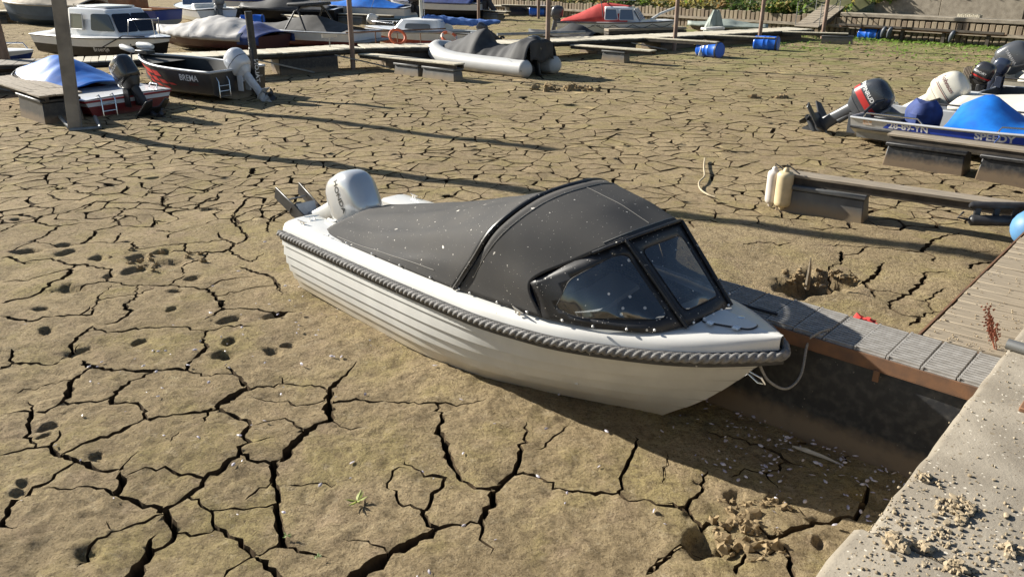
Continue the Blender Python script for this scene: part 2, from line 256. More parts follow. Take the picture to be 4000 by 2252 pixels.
TR="""-2.99,3.78,26 -2.99,3.92,32 -2.96,4.01,23 -2.91,4.06,17 -2.88,4.18,17 -2.82,4.29,15
-3.35,4.38,15 -3.26,4.45,14 -3.18,4.49,16 -3.09,4.5,25 -3.03,4.44,35 -2.92,4.38,30 -2.78,4.31,27 -2.68,4.26,27 -2.57,4.23,29 -2.49,4.21,33
-3.06,4.48,18 -3.09,4.61,12 -3.15,4.73,5
-3.18,4.49,15 -3.27,4.59,14 -3.35,4.65,21 -3.39,4.78,26 -3.45,4.92,27 -3.52,5.07,11 -3.6,5.14,4
-3.47,4.96,24 -3.58,4.97,15 -3.68,4.94,13
-3.46,4.96,22 -3.38,4.97,22 -3.33,5.09,28 -3.34,5.22,40 -3.41,5.38,35 -3.4,5.5,30 -3.37,5.63,26
-3.49,5.45,14 -3.58,5.42,12 -3.65,5.33,10 -3.73,5.31,11 -3.75,5.24,5
-4.08,5.6,30 -4.06,5.73,24 -3.9,5.72,24 -3.74,5.72,22 -3.66,5.77,18
-3.52,5.78,25 -3.41,5.66,36 -3.25,5.61,24 -3.07,5.61,30 -2.88,5.6,30 -2.72,5.63,26 -2.61,5.61,24 -2.59,5.78,18
-2.59,5.59,14 -2.37,5.51,12 -2.21,5.53,9
-2.87,5.58,24 -2.9,5.5,26 -2.98,5.44,23 -2.99,5.31,25 -2.99,5.19,25 -3.04,5.13,22 -3.16,5.11,20 -3.25,5.04,16
-2.99,5.17,28 -2.95,5.09,33 -2.83,5.1,17 -2.77,5.1,20 -2.65,4.98,22 -2.61,4.89,19
-2.94,4.44,14 -2.88,4.52,18 -2.8,4.61,20 -2.7,4.68,29 -2.67,4.78,26 -2.61,4.84,23 -2.51,4.87,24 -2.38,4.92,24 -2.25,4.95,26 -2.15,5,38 -2.13,5.14,50 -2.07,5.23,45 -2.02,5.31,40 -2.11,5.45,29 -2.2,5.54,24 -2.3,5.66,5
-2.02,5.3,16 -1.91,5.35,16 -1.77,5.4,14 -1.63,5.38,12 -1.4,5.31,11
-1.77,5.4,9 -1.81,5.51,5
-1.27,5.78,5 -1.31,5.58,14 -1.35,5.43,29 -1.39,5.29,46 -1.35,5.07,55 -1.3,4.86,48 -1.38,4.8,32 -1.43,4.72,37 -1.47,4.57,46 -1.5,4.48,45 -1.48,4.39,39 -1.54,4.33,39 -1.5,4.16,43 -1.46,4.09,23 -1.43,4,28 -1.41,3.88,31 -1.36,3.77,35 -1.31,3.65,30 -1.28,3.56,34
-1.35,5.12,16 -1.2,5.12,16 -0.94,5.09,13
-1.37,5.14,11 -1.55,5.08,13 -1.76,5.13,11 -1.91,5.16,9 -1.95,5.2,3
-1.26,4.84,11 -1.17,4.77,11 -1.04,4.78,4
-2.14,4.98,27 -2.01,4.94,27 -1.9,4.87,27 -1.84,4.8,19 -1.84,4.68,31 -1.83,4.61,20 -1.76,4.55,25 -1.81,4.46,25 -1.79,4.41,30 -1.84,4.29,34 -1.87,4.2,33 -1.93,4.15,26 -1.95,4.04,26 -2,3.95,25 -2.06,3.9,22
-1.83,4.79,8 -1.75,4.83,9 -1.66,4.86,10 -1.58,4.84,13 -1.5,4.76,15 -1.43,4.71,21
-1.74,4.55,8 -1.62,4.62,4
-1.76,4.4,20 -1.68,4.33,20 -1.56,4.32,19
-2.19,4.95,22 -2.19,4.87,15 -2.17,4.79,5
-2.43,4.17,9 -2.37,4.22,11 -2.3,4.24,13 -2.18,4.24,15 -2.05,4.2,17 -1.92,4.16,15
-2.48,4.24,38 -2.42,4.1,36 -2.39,4.01,28
-2.87,4.05,7 -2.77,4.02,13 -2.63,4.05,13 -2.5,4.04,15 -2.44,4,23 -2.35,3.97,27 -2.28,3.95,36 -2.2,3.9,31 -2.1,3.88,31 -2.04,3.84,40 -1.97,3.74,39 -1.94,3.68,22 -1.92,3.6,25 -1.94,3.54,17 -1.99,3.51,17
-2.06,3.81,12 -2.13,3.74,14 -2.21,3.7,12 -2.28,3.65,12 -2.33,3.59,15 -2.35,3.54,17 -2.34,3.42,8 -2.34,3.37,3
-2.28,3.66,5 -2.36,3.75,3
-2.02,3.65,5 -2.04,3.6,15 -2.02,3.53,25 -2,3.43,49 -2,3.35,64 -2,3.29,71 -1.99,3.22,70
-1.93,3.68,12 -1.84,3.66,14 -1.77,3.67,12 -1.71,3.7,10
-1.95,3.97,11 -1.85,3.88,13 -1.79,3.85,13 -1.65,3.87,13 -1.55,3.89,13 -1.45,3.93,11
-1.8,3.85,13 -1.75,3.77,16 -1.7,3.7,19 -1.62,3.64,24 -1.53,3.6,24 -1.47,3.53,25 -1.41,3.47,25 -1.34,3.43,29 -1.28,3.36,28 -1.21,3.29,24 -1.12,3.2,23
-1.59,3.24,11 -1.56,3.29,11 -1.49,3.37,13 -1.41,3.45,13
-1.39,3.48,15 -1.35,3.53,15 -1.28,3.56,17 -1.21,3.54,17 -1.14,3.51,18 -1.07,3.49,12 -1.01,3.47,3
-1.42,4.07,7 -1.31,4.09,9 -1.21,4.12,8 -1.08,4.13,4
-1.53,4.14,13 -1.57,4.09,11 -1.58,4.03,11 -1.62,3.96,5
-0.93,3.17,77 -0.84,3.29,79 -0.77,3.38,69 -0.7,3.45,62 -0.58,3.55,50 -0.5,3.62,43 -0.38,3.7,22 -0.2,3.74,12
-0.96,3.61,3 -0.85,3.6,7 -0.72,3.56,10
-2.5,4.24,8 -2.48,4.33,7 -2.47,4.45,4
-2.29,4.68,5 -2.3,4.54,4
-2.94,3.69,9 -2.85,3.67,9 -2.8,3.69,3
-0.95,5.1,14 -0.84,5.09,16 -0.57,5.08,16 -0.37,5.08,12 -0.18,5.13,7
-0.57,5.06,17 -0.51,4.91,17 -0.49,4.82,23 -0.51,4.73,29 -0.45,4.52,35 -0.39,4.31,33 -0.32,4.15,22 -0.23,4.07,17 -0.15,4.06,26 -0.08,4.09,38 0.01,4.23,30 0.05,4.39,25 0.08,4.61,19 0.1,4.85,7
-0.08,4.06,38 -0.11,3.92,39 -0.15,3.81,34 -0.18,3.73,27 -0.17,3.63,16 -0.14,3.53,10 -0.12,3.44,4
0.02,4.23,18 0.17,4.19,15 0.26,4.12,13 0.25,4.06,12 0.37,4.03,20 0.51,4.01,23 0.65,4,19 0.7,3.93,13 0.8,3.95,11 0.9,3.88,15 1.06,3.82,19
0.67,4.05,19 0.71,4.23,19 0.76,4.36,20 0.83,4.5,17 0.84,4.64,6
-0.7,4.36,6 -0.62,4.26,12 -0.51,4.21,16 -0.42,4.17,19 -0.44,4.06,22 -0.49,4.01,22 -0.49,3.92,17 -0.53,3.81,22 -0.48,3.75,22
-0.82,4.26,11 -0.76,4.23,12 -0.78,4.12,10 -0.75,4.05,4
-0.76,4.23,10 -0.67,4.27,5
-0.77,3.95,11 -0.65,3.9,13 -0.53,3.84,11
0.15,4.47,5 0.23,4.58,13 0.31,4.68,13 0.41,4.83,7
0.94,4.07,6 0.97,4.23,9 1.01,4.36,9 1.02,4.44,5
0.72,3.29,25 0.78,3.38,23 0.87,3.47,21 0.91,3.51,14 1,3.55,16
0.7,3.27,25 0.79,3.39,22 0.86,3.46,18 0.93,3.52,17 0.99,3.54,12
0.9,3.87,11 0.98,3.85,12 1.03,3.85,22 1.05,3.79,17 1.09,3.69,17 1.21,3.73,17 1.27,3.73,12
1.03,3.85,18 1.11,3.95,20 1.18,4.06,17 1.25,4.23,4
1.41,3.67,21 1.45,3.6,24 1.53,3.61,29 1.64,3.67,30 1.74,3.73,24 1.85,3.74,21 1.93,3.79,21 2,3.76,26 2.08,3.87,28 2.16,4,24 2.21,4.11,9
1.5,3.58,25 1.49,3.49,25 1.5,3.39,24 1.48,3.29,20 1.47,3.23,16
1.74,3.72,10 1.71,3.83,9 1.7,3.89,4
1.03,4.45,5 1.01,4.35,9 0.98,4.28,8 0.96,4.14,4
1.31,4.74,5 1.4,4.68,9 1.52,4.62,11 1.65,4.56,13 1.74,4.45,15 1.8,4.35,15 1.92,4.27,5
1.81,4.36,15 1.72,4.3,15 1.7,4.23,15 1.61,4.2,11 1.49,4.26,8 1.37,4.15,4
1.61,4.2,11 1.62,4.11,9 1.63,4.03,4
1.93,4.56,25 2.02,4.62,12
2.07,4.62,12 2.19,4.7,12 2.3,4.75,4
2.15,4.32,8 2.25,4.43,15 2.32,4.54,15 2.37,4.65,5
2.29,4.48,7 2.41,4.43,6 2.43,4.36,6
2.61,4.67,4 2.52,4.63,11 2.45,4.5,16 2.43,4.36,13 2.43,4.23,5
1.26,3.73,16 1.23,3.61,19 1.14,3.51,15 1.07,3.46,10
1.32,3.55,23 1.29,3.46,23 1.2,3.36,18 1.18,3.29,14
1.45,3.61,24 1.41,3.67,19 1.41,3.77,19 1.37,3.82,9
1.21,3.73,12 1.19,3.81,7
1.29,3.46,11 1.37,3.43,8 1.49,3.49,11
-5.2,7.49,20 -5.1,7.55,20 -4.94,7.53,20 -4.86,7.65,18 -4.75,7.77,21 -4.68,7.83,24 -4.66,7.94,24
-4.85,6.9,33 -4.8,7.01,38 -4.69,7.08,30 -4.64,7.23,28 -4.65,7.45,29 -4.59,7.53,32 -4.6,7.65,44 -4.71,7.85,37
-5.63,8.2,28 -5.55,8.22,28 -5.36,8.07,28 -5.24,8,20 -5.14,8.02,8
-5.25,8.15,15 -5.08,8.13,18 -4.93,8.09,23 -4.81,8,27 -4.66,7.94,33 -4.57,7.94,24 -4.4,7.85,21 -4.22,7.81,21 -4.08,7.57,17
-5.64,8.34,13 -5.56,8.62,19 -5.52,8.88,23 -5.51,9.14,26 -5.5,9.23,24
-6.11,9.01,20 -6.08,9.31,21 -5.92,9.42,32 -5.97,9.57,44 -6,9.69,29 -5.86,9.81,18 -5.62,9.91,18 -5.52,10,15
-5.87,9.39,21 -5.7,9.28,26 -5.5,9.23,22 -5.35,9.37,17 -5.13,9.42,7
-4.95,8.67,36 -4.99,8.93,33 -5.01,9.14,26 -4.88,9.25,21 -4.83,9.34,26 -4.93,9.48,26 -5.04,9.6,21 -5.03,9.94,24 -5.39,9.97,18
-5.45,8.7,13 -5.28,8.6,16 -5.08,8.57,19 -4.95,8.67,23 -4.78,8.7,23 -4.59,8.67,23 -4.65,8.88,27 -4.69,9.06,8
-4.59,8.67,16 -4.38,8.67,20 -4.21,8.34,35
-4.23,8.41,13 -4.06,8.53,13 -3.87,8.62,15 -3.77,8.67,20 -3.66,8.41,29
-3.77,8.67,16 -3.56,8.72,16 -3.4,8.77,23
-3.95,8.38,19 -3.78,8.43,22 -3.63,8.38,25 -3.46,8.34,32 -3.31,8.36,28 -3.17,8.41,29 -3.19,8.62,36 -3.32,8.77,26 -3.47,8.93,23 -3.53,9.09,8
-3.58,7.91,18 -3.5,8.02,21 -3.38,8.22,22 -3.4,8.31,19
-3.54,7.89,21 -3.4,7.65,7
-4.31,7.3,20 -4.18,7.45,20 -4.09,7.47,23 -3.86,7.38,21 -3.66,7.41,20 -3.47,7.41,21 -3.22,7.36,20 -3.06,7.32,25 -2.91,7.16,30 -2.79,6.98,41 -2.71,6.81,33 -2.74,6.68,18 -2.81,6.56,6
-3.47,7.43,17 -3.46,7.61,17
-3.06,7.32,14 -2.96,7.53,17 -2.8,7.61,17 -2.63,7.67,6
-2.85,7.16,11 -2.71,7.25,14 -2.58,7.36,14 -2.38,7.41,7
-3.94,7.01,11 -3.8,7.08,16 -3.67,7.16,18 -3.58,7.36,8
-3.76,7.34,11 -3.62,7.01,19 -3.68,6.91,24 -3.55,6.78,33 -3.54,6.65,26 -3.56,6.56,23 -3.68,6.47,13 -3.74,6.44,13
-4.65,6.56,26 -4.59,6.59,28 -4.44,6.53,23 -4.32,6.5,23 -4.22,6.59,15 -4.07,6.64,16 -3.98,6.65,21 -3.96,6.78,24 -3.99,6.88,8
-3.96,6.62,18 -3.88,6.68,18 -4,7.05,16 -4.02,7.38,6
-3.82,6.01,21 -3.77,6.09,30 -3.75,6.23,27 -3.74,6.38,23 -3.74,6.44,23
-3.69,6.36,15 -3.52,6.33,17 -3.44,6.32,19 -3.36,6.42,18 -3.18,6.41,18 -3.02,6.42,18 -2.88,6.42,19 -2.84,6.35,16 -2.71,6.33,12 -2.55,6.45,16 -2.36,6.42,13 -2.26,6.42,5
-2.71,6.85,13 -2.53,6.83,16 -2.35,6.78,24 -2.19,6.72,29 -2.01,6.78,7
-2.69,6.32,22 -2.68,6.18,7
-2.58,6.15,15 -2.56,5.99,30 -2.59,5.83,29 -2.6,5.78,25
-3.69,5.78,21 -3.71,5.96,17 -3.68,6.07,6
-4.2,5.96,19 -4.1,5.83,23
-3.5,9.6,25 -3.56,9.72,32 -3.5,9.48,25 -3.3,9.2,27 -3.12,8.88,27 -3.1,8.75,26 -3.19,8.57,16
-3.6,9.78,33 -3.57,10.03,37 -3.58,10.23,38 -3.6,10.43,31 -3.55,10.57,10
-3.5,9.6,18 -3.33,9.84,18 -3.2,10.03,19 -3.14,10.16,24 -3.2,10.36,10
-3.13,10.2,23 -3.12,10.57,19
-2.9,8.98,20 -2.99,9.25,21 -3.02,9.54,27 -2.89,9.84,18
-4.14,9.97,37 -4.17,10.3,42 -4.12,10.5,29 -4.01,10.57,10
-5.07,10.33,19 -4.87,10.26,19 -4.64,10.16,34 -4.42,10.07,26 -4.15,10,26
-4.64,10.16,34 -4.79,10.57,43 -4.66,10.68,20 -4.52,10.83,20 -4.31,10.75,26 -4.29,11.09,26 -4.21,11.29,16
-3.11,8.38,19 -2.94,8.15,22 -2.81,8.07,18 -2.76,8.31,8
-2.92,7.94,15 -2.8,7.85,21 -2.61,7.71,24 -2.47,7.61,29 -2.36,7.43,31 -2.24,7.3,11
-4.82,9.31,14 -4.43,9.25,21 -4.39,9.25,35 -4.48,9.54,32 -4.31,9.48,18
-4.31,9.14,20 -4.03,9.09,17
-4.05,8.83,22 -4.08,8.98,20 -3.92,9.2,10
-7.07,11.09,24 -6.74,11.09,16 -6.69,11.25,21 -6.44,11.01,26
-6.22,10.94,26 -5.91,10.72,28 -5.55,10.61,10
-5.43,11.33,37 -5.29,11.05,26 -5.13,10.98,26 -5.1,10.57,19
-2.36,7.43,11 -2.23,7.12,6
5.32,8.9,12 5.1,8.85,23 4.93,8.76,32 4.7,8.5,39 4.56,8.32,34 4.37,8.36,14 4.21,8.46,17 4.01,8.48,18 3.77,8.59,17 3.49,8.59,6
3.65,8.22,18 3.82,8.26,21 3.98,8.42,18
3.69,8.38,35 3.6,8.14,34 3.51,7.99,16
3.21,7.39,6 3.28,7.62,20 3.38,7.91,20 3.54,7.99,17
4.02,8.02,7 3.86,7.8,36 3.72,7.62,41 3.56,7.45,35 3.55,7.22,22 3.51,7.07,26
3.58,7.84,13 3.54,7.62,10 3.32,7.69,9
3.6,7.26,10 3.72,7.26,10 3.79,7.19,10
3.55,6.86,21 3.65,7.01,26 3.86,7.16,31 4.11,7.39,35 4.31,7.59,28
4.31,7.69,15 4.46,7.71,14 4.56,7.66,5
3.86,7.02,7 3.97,6.99,17 4.15,7.16,18 4.3,7.27,15
3.97,6.98,18 3.93,6.76,15
3.54,6.83,9 3.62,6.72,15 3.76,6.66,20 3.85,6.74,15 3.94,6.76,12 4.03,6.76,6
3.56,6.47,16 3.69,6.55,36 3.78,6.66,25
4.77,7.76,23 4.88,7.89,29 5.06,7.99,27 5.23,8.02,27 5.34,8.12,11
4.64,7.55,18 4.77,7.59,6
4.86,8.38,10 5.1,8.3,10 5.44,8.34,6
4.52,8.02,19 4.62,8.14,16 4.57,8.28,16 4.56,8.32,14
2.63,8.55,17 2.83,8.67,14 3.02,8.67,14 3.05,8.57,28 3.23,8.67,11"""
def traced(x,y):
    if y<3.1 or x<-(.59*y+.95): return False          # outside the ground the photograph shows
    return (y<6.3) or (y<9.3 and x<-1.2) or (y<9.0 and x>1.5)
# depressions: x, y, radius, depth (footprints, bird holes, scour hollows)
PITS=[(3.0,7.40,.26,.22),(3.22,7.55,.17,.18),(3.42,7.45,.12,.12),(2.80,7.22,.13,.09),(3.05,7.62,.14,.15)]+[(-5.13, 8.57, 0.09, 0.07), (-4.95, 8.34, 0.08, 0.07), (-4.09, 8.15, 0.13, 0.07), (-3.69, 8.02, 0.1, 0.07), (-3.95, 7.77, 0.12, 0.07), (-4.54, 8.15, 0.08, 0.07), (-3.3, 7.57, 0.06, 0.07), (-4.37, 7.26, 0.11, 0.07), (-3.34, 7.25, 0.06, 0.07), (-2.55, 6.56, 0.09, 0.07), (-4.38, 6.76, 0.06, 0.07), (-3.19, 6.8, 0.05, 0.07), (-4.1, 6.32, 0.06, 0.07), (-3.2, 6.12, 0.07, 0.07), (-3.61, 5.96, 0.07, 0.07), (-2.43, 6.12, 0.07, 0.07), (-2.37, 5.86, 0.09, 0.07), (-1.92, 6.07, 0.06, 0.07), (-2.01, 5.96, 0.06, 0.07), (-4.14, 7.61, 0.06, 0.07), (-2.17, 6.68, 0.08, 0.07), (-6.23, 9.54, 0.08, 0.07), (-6.46, 11.09, 0.08, 0.07), (-5.42, 8.38, 0.1, 0.07), (-3.98, 10.0, 0.08, 0.07), (-5.83, 11.17, 0.07, 0.07), (-5.36, 11.57, 0.1, 0.07), (-4.44, 8.67, 0.04, 0.07), (-3.92, 8.38, 0.09, 0.07), (-3.24, 4.78, 0.06, 0.05), (-3.21, 4.65, 0.05, 0.05), (-3.03, 4.09, 0.05, 0.05), (-2.72, 4.39, 0.04, 0.05), (-2.98, 4.0, 0.06, 0.05), (-2.32, 3.48, 0.07, 0.05), (1.06, 3.56, 0.11, 0.12), (1.35, 3.96, 0.07, 0.05), (1.71, 3.55, 0.05, 0.06), (1.16, 3.48, 0.08, 0.06), (2.25, 3.95, 0.12, 0.08), (1.59, 3.92, 0.06, 0.05)]
def build_mud():
    pts=[];wid=[];edges=[]
    def poly(P,closed=False,seg=.06,jit=.35):
        """P: list of (x,y,w) ; subdivide with fractal jitter, append constraint edges"""
        out=[]
        for (a,b) in zip(P[:-1],P[1:]):
            dx,dy=b[0]-a[0],b[1]-a[1];L=math.hypot(dx,dy);n=max(1,int(L/seg))
            for i in range(n):
                t=i/n; x=a[0]+dx*t;y=a[1]+dy*t;w=lerp(a[2],b[2],t)
                if i>0:
                    k=jit*min(seg,L/n)*random.gauss(0,1)*.6; x+=-dy/L*k; y+=dx/L*k
                    w*=random.uniform(.7,1.3)
                out.append((x,y,w))
        out.append(P[-1])
        o=len(pts)
        for p in out: pts.append((p[0],p[1]));wid.append(p[2])
        for i in range(len(out)-1): edges.append((o+i,o+i+1))
    # traced foreground cracks
    lines=[[(x,y,max(.009,w*.00135)) for x,y,w in (map(float,q.split(',')) for q in l.split())] for l in TR.strip().splitlines()]
    for i,P in enumerate(lines):          # run the loose ends into the crack they belong to
        for end in (0,-1):
            x,y,w=P[end]
            best=(.13,None)
            for j,Q in enumerate(lines):
                if j==i: continue
                for a,b in zip(Q[:-1],Q[1:]):
                    dx,dy=b[0]-a[0],b[1]-a[1];l2=dx*dx+dy*dy+1e-9
                    t=max(0,min(1,((x-a[0])*dx+(y-a[1])*dy)/l2));qx,qy=a[0]+t*dx,a[1]+t*dy
                    d=math.hypot(qx-x,qy-y)
                    if d<best[0]: best=(d,(qx,qy))
            if best[1] and w>.0125:
                qx,qy=best[1];d=best[0]+1e-6;k=.012/d
                P[end]=(qx+(qx-x)*k,qy+(qy-y)*k,w)
    for P in lines: poly(P,seg=.035,jit=.55)
    # polygonal cracking elsewhere (Voronoi of jittered seeds)
    seeds=[]
    def cellsize(x,y): return .335+.009*max(0,y-8) if y<34 else .8
    y=1.0
    ys=[]
    while y<62:
        s=cellsize(0,y); ys.append((y,s)); y+=s*.86
    for k,(y,s) in enumerate(ys):
        half=max(6.5,.72*y+3); x=-half+(k%2)*s/2
        while x<half:
            seeds.append((x+random.gauss(0,.33)*s,y+random.gauss(0,.33)*s)); x+=s*random.uniform(.6,1.5)*(1+.35*float(vnoise(x*.5,y*.5,5)))
    V,E,Fc,*_=delaunay_2d_cdt([Vector(p) for p in seeds],[],[],0,1e-6,False)
    cc={}
    ed={}
    for i,f in enumerate(Fc):
        a,b,c=[V[j] for j in f]
        d=2*(a.x*(b.y-c.y)+b.x*(c.y-a.y)+c.x*(a.y-b.y))
        if abs(d)<1e-9: continue
        ux=((a.x**2+a.y**2)*(b.y-c.y)+(b.x**2+b.y**2)*(c.y-a.y)+(c.x**2+c.y**2)*(a.y-b.y))/d
        uy=((a.x**2+a.y**2)*(c.x-b.x)+(b.x**2+b.y**2)*(a.x-c.x)+(c.x**2+c.y**2)*(b.x-a.x))/d
        cc[i]=(ux,uy)
        for j in range(3):
            e=tuple(sorted((f[j],f[(j+1)%3]))); ed.setdefault(e,[]).append(i)
    nodew={}
    for e,fs in ed.items():
        if len(fs)!=2 or fs[0] not in cc or fs[1] not in cc: continue
        (x0,y0),(x1,y1)=cc[fs[0]],cc[fs[1]]
        L=math.hypot(x1-x0,y1-y0)
        if L<.02 or L>3 or min(y0,y1)<.8 or max(y0,y1)>61: continue
        if traced(x0,y0) or traced(x1,y1): continue
        if random.random()<.11: continue
        for i in fs:
            if i not in nodew: nodew[i]=random.choice([.012,.02,.03,.04,.055])*(1+.012*y0)
        wm=random.choice([.25,.4,.7,.9,1.3])
        w0,w1=nodew[fs[0]],nodew[fs[1]]
        ym=(y0+y1)/2
        seg=.075 if ym<12 else .12 if ym<20 else .22
        if L<seg*1.2:
            poly([(x0,y0,w0),(x1,y1,w1)],seg=9)
        else:
            poly([(x0,y0,w0),((x0+x1)/2,(y0+y1)/2,(w0+w1)/2*wm),(x1,y1,w1)],seg=seg,jit=.5)
    # merge coincident nodes is left to the triangulation (epsilon)
    npc=len(pts)
    cell={}
    arr=np.array(pts)
    for i,(x,y) in enumerate(pts): cell.setdefault((int(x//.1),int(y//.1)),[]).append(i)
    fill=[]
    def far_from_crack(x,y,dmin):
        cx,cy=int(x//.1),int(y//.1)
        for i in range(cx-1,cx+2):
            for j in range(cy-1,cy+2):
                for k in cell.get((i,j),()):
                    dm=dmin+wid[k]*.9
                    if (pts[k][0]-x)**2+(pts[k][1]-y)**2<dm*dm: return False
        return True
    for (x,y,r,d) in PITS:
        for k in (.0,.35,.6,.78,.92,1.08,1.3):
            nn=max(1,int(14*k))
            for i in range(nn):
                a=2*pi*i/nn+k*3; px=x+r*k*math.cos(a);py=y+r*k*math.sin(a)
                if far_from_crack(px,py,.008): fill.append((px,py))
    y=.9
    while y<62:
        s=.03 if y<5.6 else .042 if y<7.5 else .06 if y<10 else .13 if y<16 else .3 if y<30 else .7
        half=max(6,.70*y+2.5); x=-half
        while x<half:
            px=x+random.uniform(-.3,.3)*s;py=y+random.uniform(-.3,.3)*s
            if far_from_crack(px,py,.02): fill.append((px,py))
            x+=s
        y+=s
    for a in np.linspace(-100,100,10):
        fill+= [(a,-8),(a,66),(a,120)]
    fill+=[(sx*q,y) for sx in (-1,1) for q in (52,100) for y in range(-6,64,8)]
    allp=pts+fill
    V,E,Fc,ov,oe,of=delaunay_2d_cdt([Vector(p) for p in allp],edges,[],0,.003,True)
    V=np.array([(v.x,v.y) for v in V]);n=len(V)
    w=np.zeros(n)
    for i,o in enumerate(ov):
        ws=[wid[k] for k in o if k<npc]
        if ws:w[i]=max(ws)
    crack=[(a,b) for (a,b),o in zip(E,oe) if len(o)]
    cset=set(tuple(sorted(c)) for c in crack)
    nb={}
    for a,b in crack: nb.setdefault(a,[]).append(b);nb.setdefault(b,[]).append(a)
    for v,l in nb.items():
        if w[v]==0: w[v]=max([w[k] for k in l]+[.012])
        if len(l)==1: w[v]=0
    tri_of={v:[] for v in nb}
    for i,f in enumerate(Fc):
        for v in f:
            if v in tri_of: tri_of[v].append(i)
    newv=[list(p) for p in V]; faces=[list(f) for f in Fc]
    copy={}   # (vertex, tri) -> new vertex index
    wd=[w[i] if i in nb else 0. for i in range(n)]
    for v,l in nb.items():
        if len(l)<2: continue
        ts=tri_of[v]
        # union triangles of the fan that share a non-crack edge at v
        par={t:t for t in ts}
        def find(t):
            while par[t]!=t: t=par[t]
            return t
        em={}
        for t in ts:
            for u in Fc[t]:
                if u!=v: em.setdefault(u,[]).append(t)
        for u,tt in em.items():
            if len(tt)==2 and tuple(sorted((u,v))) not in cset: par[find(tt[0])]=find(tt[1])
        gr={}
        for t in ts: gr.setdefault(find(t),[]).append(t)
        if len(gr)<2: continue
        p0=V[v]
        for g in gr.values():
            ang=0;bx=by=0
            for t in g:
                a,b=[u for u in Fc[t] if u!=v]
                da=V[a]-p0;db=V[b]-p0
                la=np.hypot(*da)+1e-9;lb=np.hypot(*db)+1e-9
                th=math.acos(max(-1,min(1,float(da@db/(la*lb)))))
                ang+=th; m=da/la+db/lb; lm=np.hypot(*m)+1e-9; bx+=m[0]/lm*th;by+=m[1]/lm*th
            lb=math.hypot(bx,by)
            if lb<1e-6: continue
            # keep the move inside the fan
            room=min(min(np.hypot(*(V[u]-p0)) for u in Fc[t] if u!=v and (u not in nb)) if any((u!=v and u not in nb) for u in Fc[t]) else 9 for t in g)
            dist=min(w[v]/2/max(.5,math.sin(min(ang,pi)/2)),w[v],.62*room)
            idx=len(newv);newv.append([p0[0]+bx/lb*dist,p0[1]+by/lb*dist]);wd.append(w[v])
            for t in g:
                faces[t]=[idx if u==v else u for u in faces[t]]
                copy[(v,t)]=idx
    X=np.array(newv)[:,0];Y=np.array(newv)[:,1]
    # relief
    near=np.clip((22-Y)/16,0,1)
    Z=.030*fbm(X*.9,Y*.9,3,3)*near+.022*fbm(X*2.7,Y*2.7,3,11)*np.clip((34-Y)/20,.2,1)+.05*fbm(X*.35,Y*.35,2,31)*np.clip((Y-7)/4,0,1)+.012*fbm(X*9,Y*9,2,21)*np.clip((10-Y)/4,0,1)+.011*fbm(X*26,Y*26,2,41)*np.clip((8.5-Y)/3,0,1)
    wd=np.array(wd); Z-=np.where(wd>0,.002+.05*np.minimum(wd,.05),0)*(Y<9)
    for (x,y,r,d) in PITS:
        ca,sa=math.cos(x*9),math.sin(x*9);dx=(X-x)*ca+(Y-y)*sa;dy=(Y-y)*ca-(X-x)*sa;q=(dx**2*1.7+dy**2*.75)/(r*r)*(1+.7*vnoise(X*11,Y*11,9)); Z-=d*.75*np.exp(-q**3)
    # flat under boats and pontoons
    def side(i):
        return (newv[i][0],newv[i][1],float(Z[i]))
    verts=[side(i) for i in range(len(newv))]
    wallf=[]
    eadj={}
    for t,f in enumerate(Fc):
        for j in range(3):
            a,b=f[j],f[(j+1)%3]; k=tuple(sorted((a,b)))
            if k in cset: eadj.setdefault(k,[]).append((t,a,b))
    bottom={}
    def bot(v):
        if v not in bottom:
            bottom[v]=len(verts); verts.append((V[v][0],V[v][1],-.05-2.4*w[v]-.02*random.random()))
        return bottom[v]
    wall_owner=[]
    for k,l in eadj.items():
        for (t,a,b) in l:
            ia=copy.get((a,t),a);ib=copy.get((b,t),b)
            if ia==a and ib==b: continue
            q=[ia]
            q.append(bot(a) if ia!=a else None); q.append(bot(b) if ib!=b else None); q.append(ib)
            q=[x for x in q if x is not None]
            qq=[]
            for x in q:
                if x<len(newv):
                    verts.append(verts[x]);qq.append(len(verts)-1)
                else: qq.append(x)
            wallf.append(qq); wall_owner.append(t)
    # plates: connected pieces of crust
    par=list(range(len(verts)))
    def find(a):
        while par[a]!=a:
            par[a]=par[par[a]];a=par[a]
        return a
    for f in faces:
        a=find(f[0])
        for u in f[1:]: par[find(u)]=a
    comp={}
    for t,f in enumerate(faces): comp.setdefault(find(f[0]),[]).append(t)
    walls={}
    for q,t in zip(wallf,wall_owner): walls.setdefault(find(faces[t][0]),[]).append(q)
    VA=np.array(verts)
    big=max(comp,key=lambda c:len(comp[c]))
    def area(c):
        A=0
        for t in comp[c]:
            p=VA[faces[t]];A+=.5*abs((p[1,0]-p[0,0])*(p[2,1]-p[0,1])-(p[2,0]-p[0,0])*(p[1,1]-p[0,1]))
        return A
    info=[]
    for c in comp:
        if c==big: continue
        ctr=VA[[faces[t][0] for t in comp[c]]].mean(0)
        A=area(c); d=math.hypot(ctr[0],ctr[1])
        inview=abs(ctr[0])<.70*ctr[1]+.3
        info.append((A/(d*d+9)**1.3 if inview else 0,c))
    info.sort(reverse=True)
    single=[c for s,c in info[:290] if s>0]
    ss=set(single)
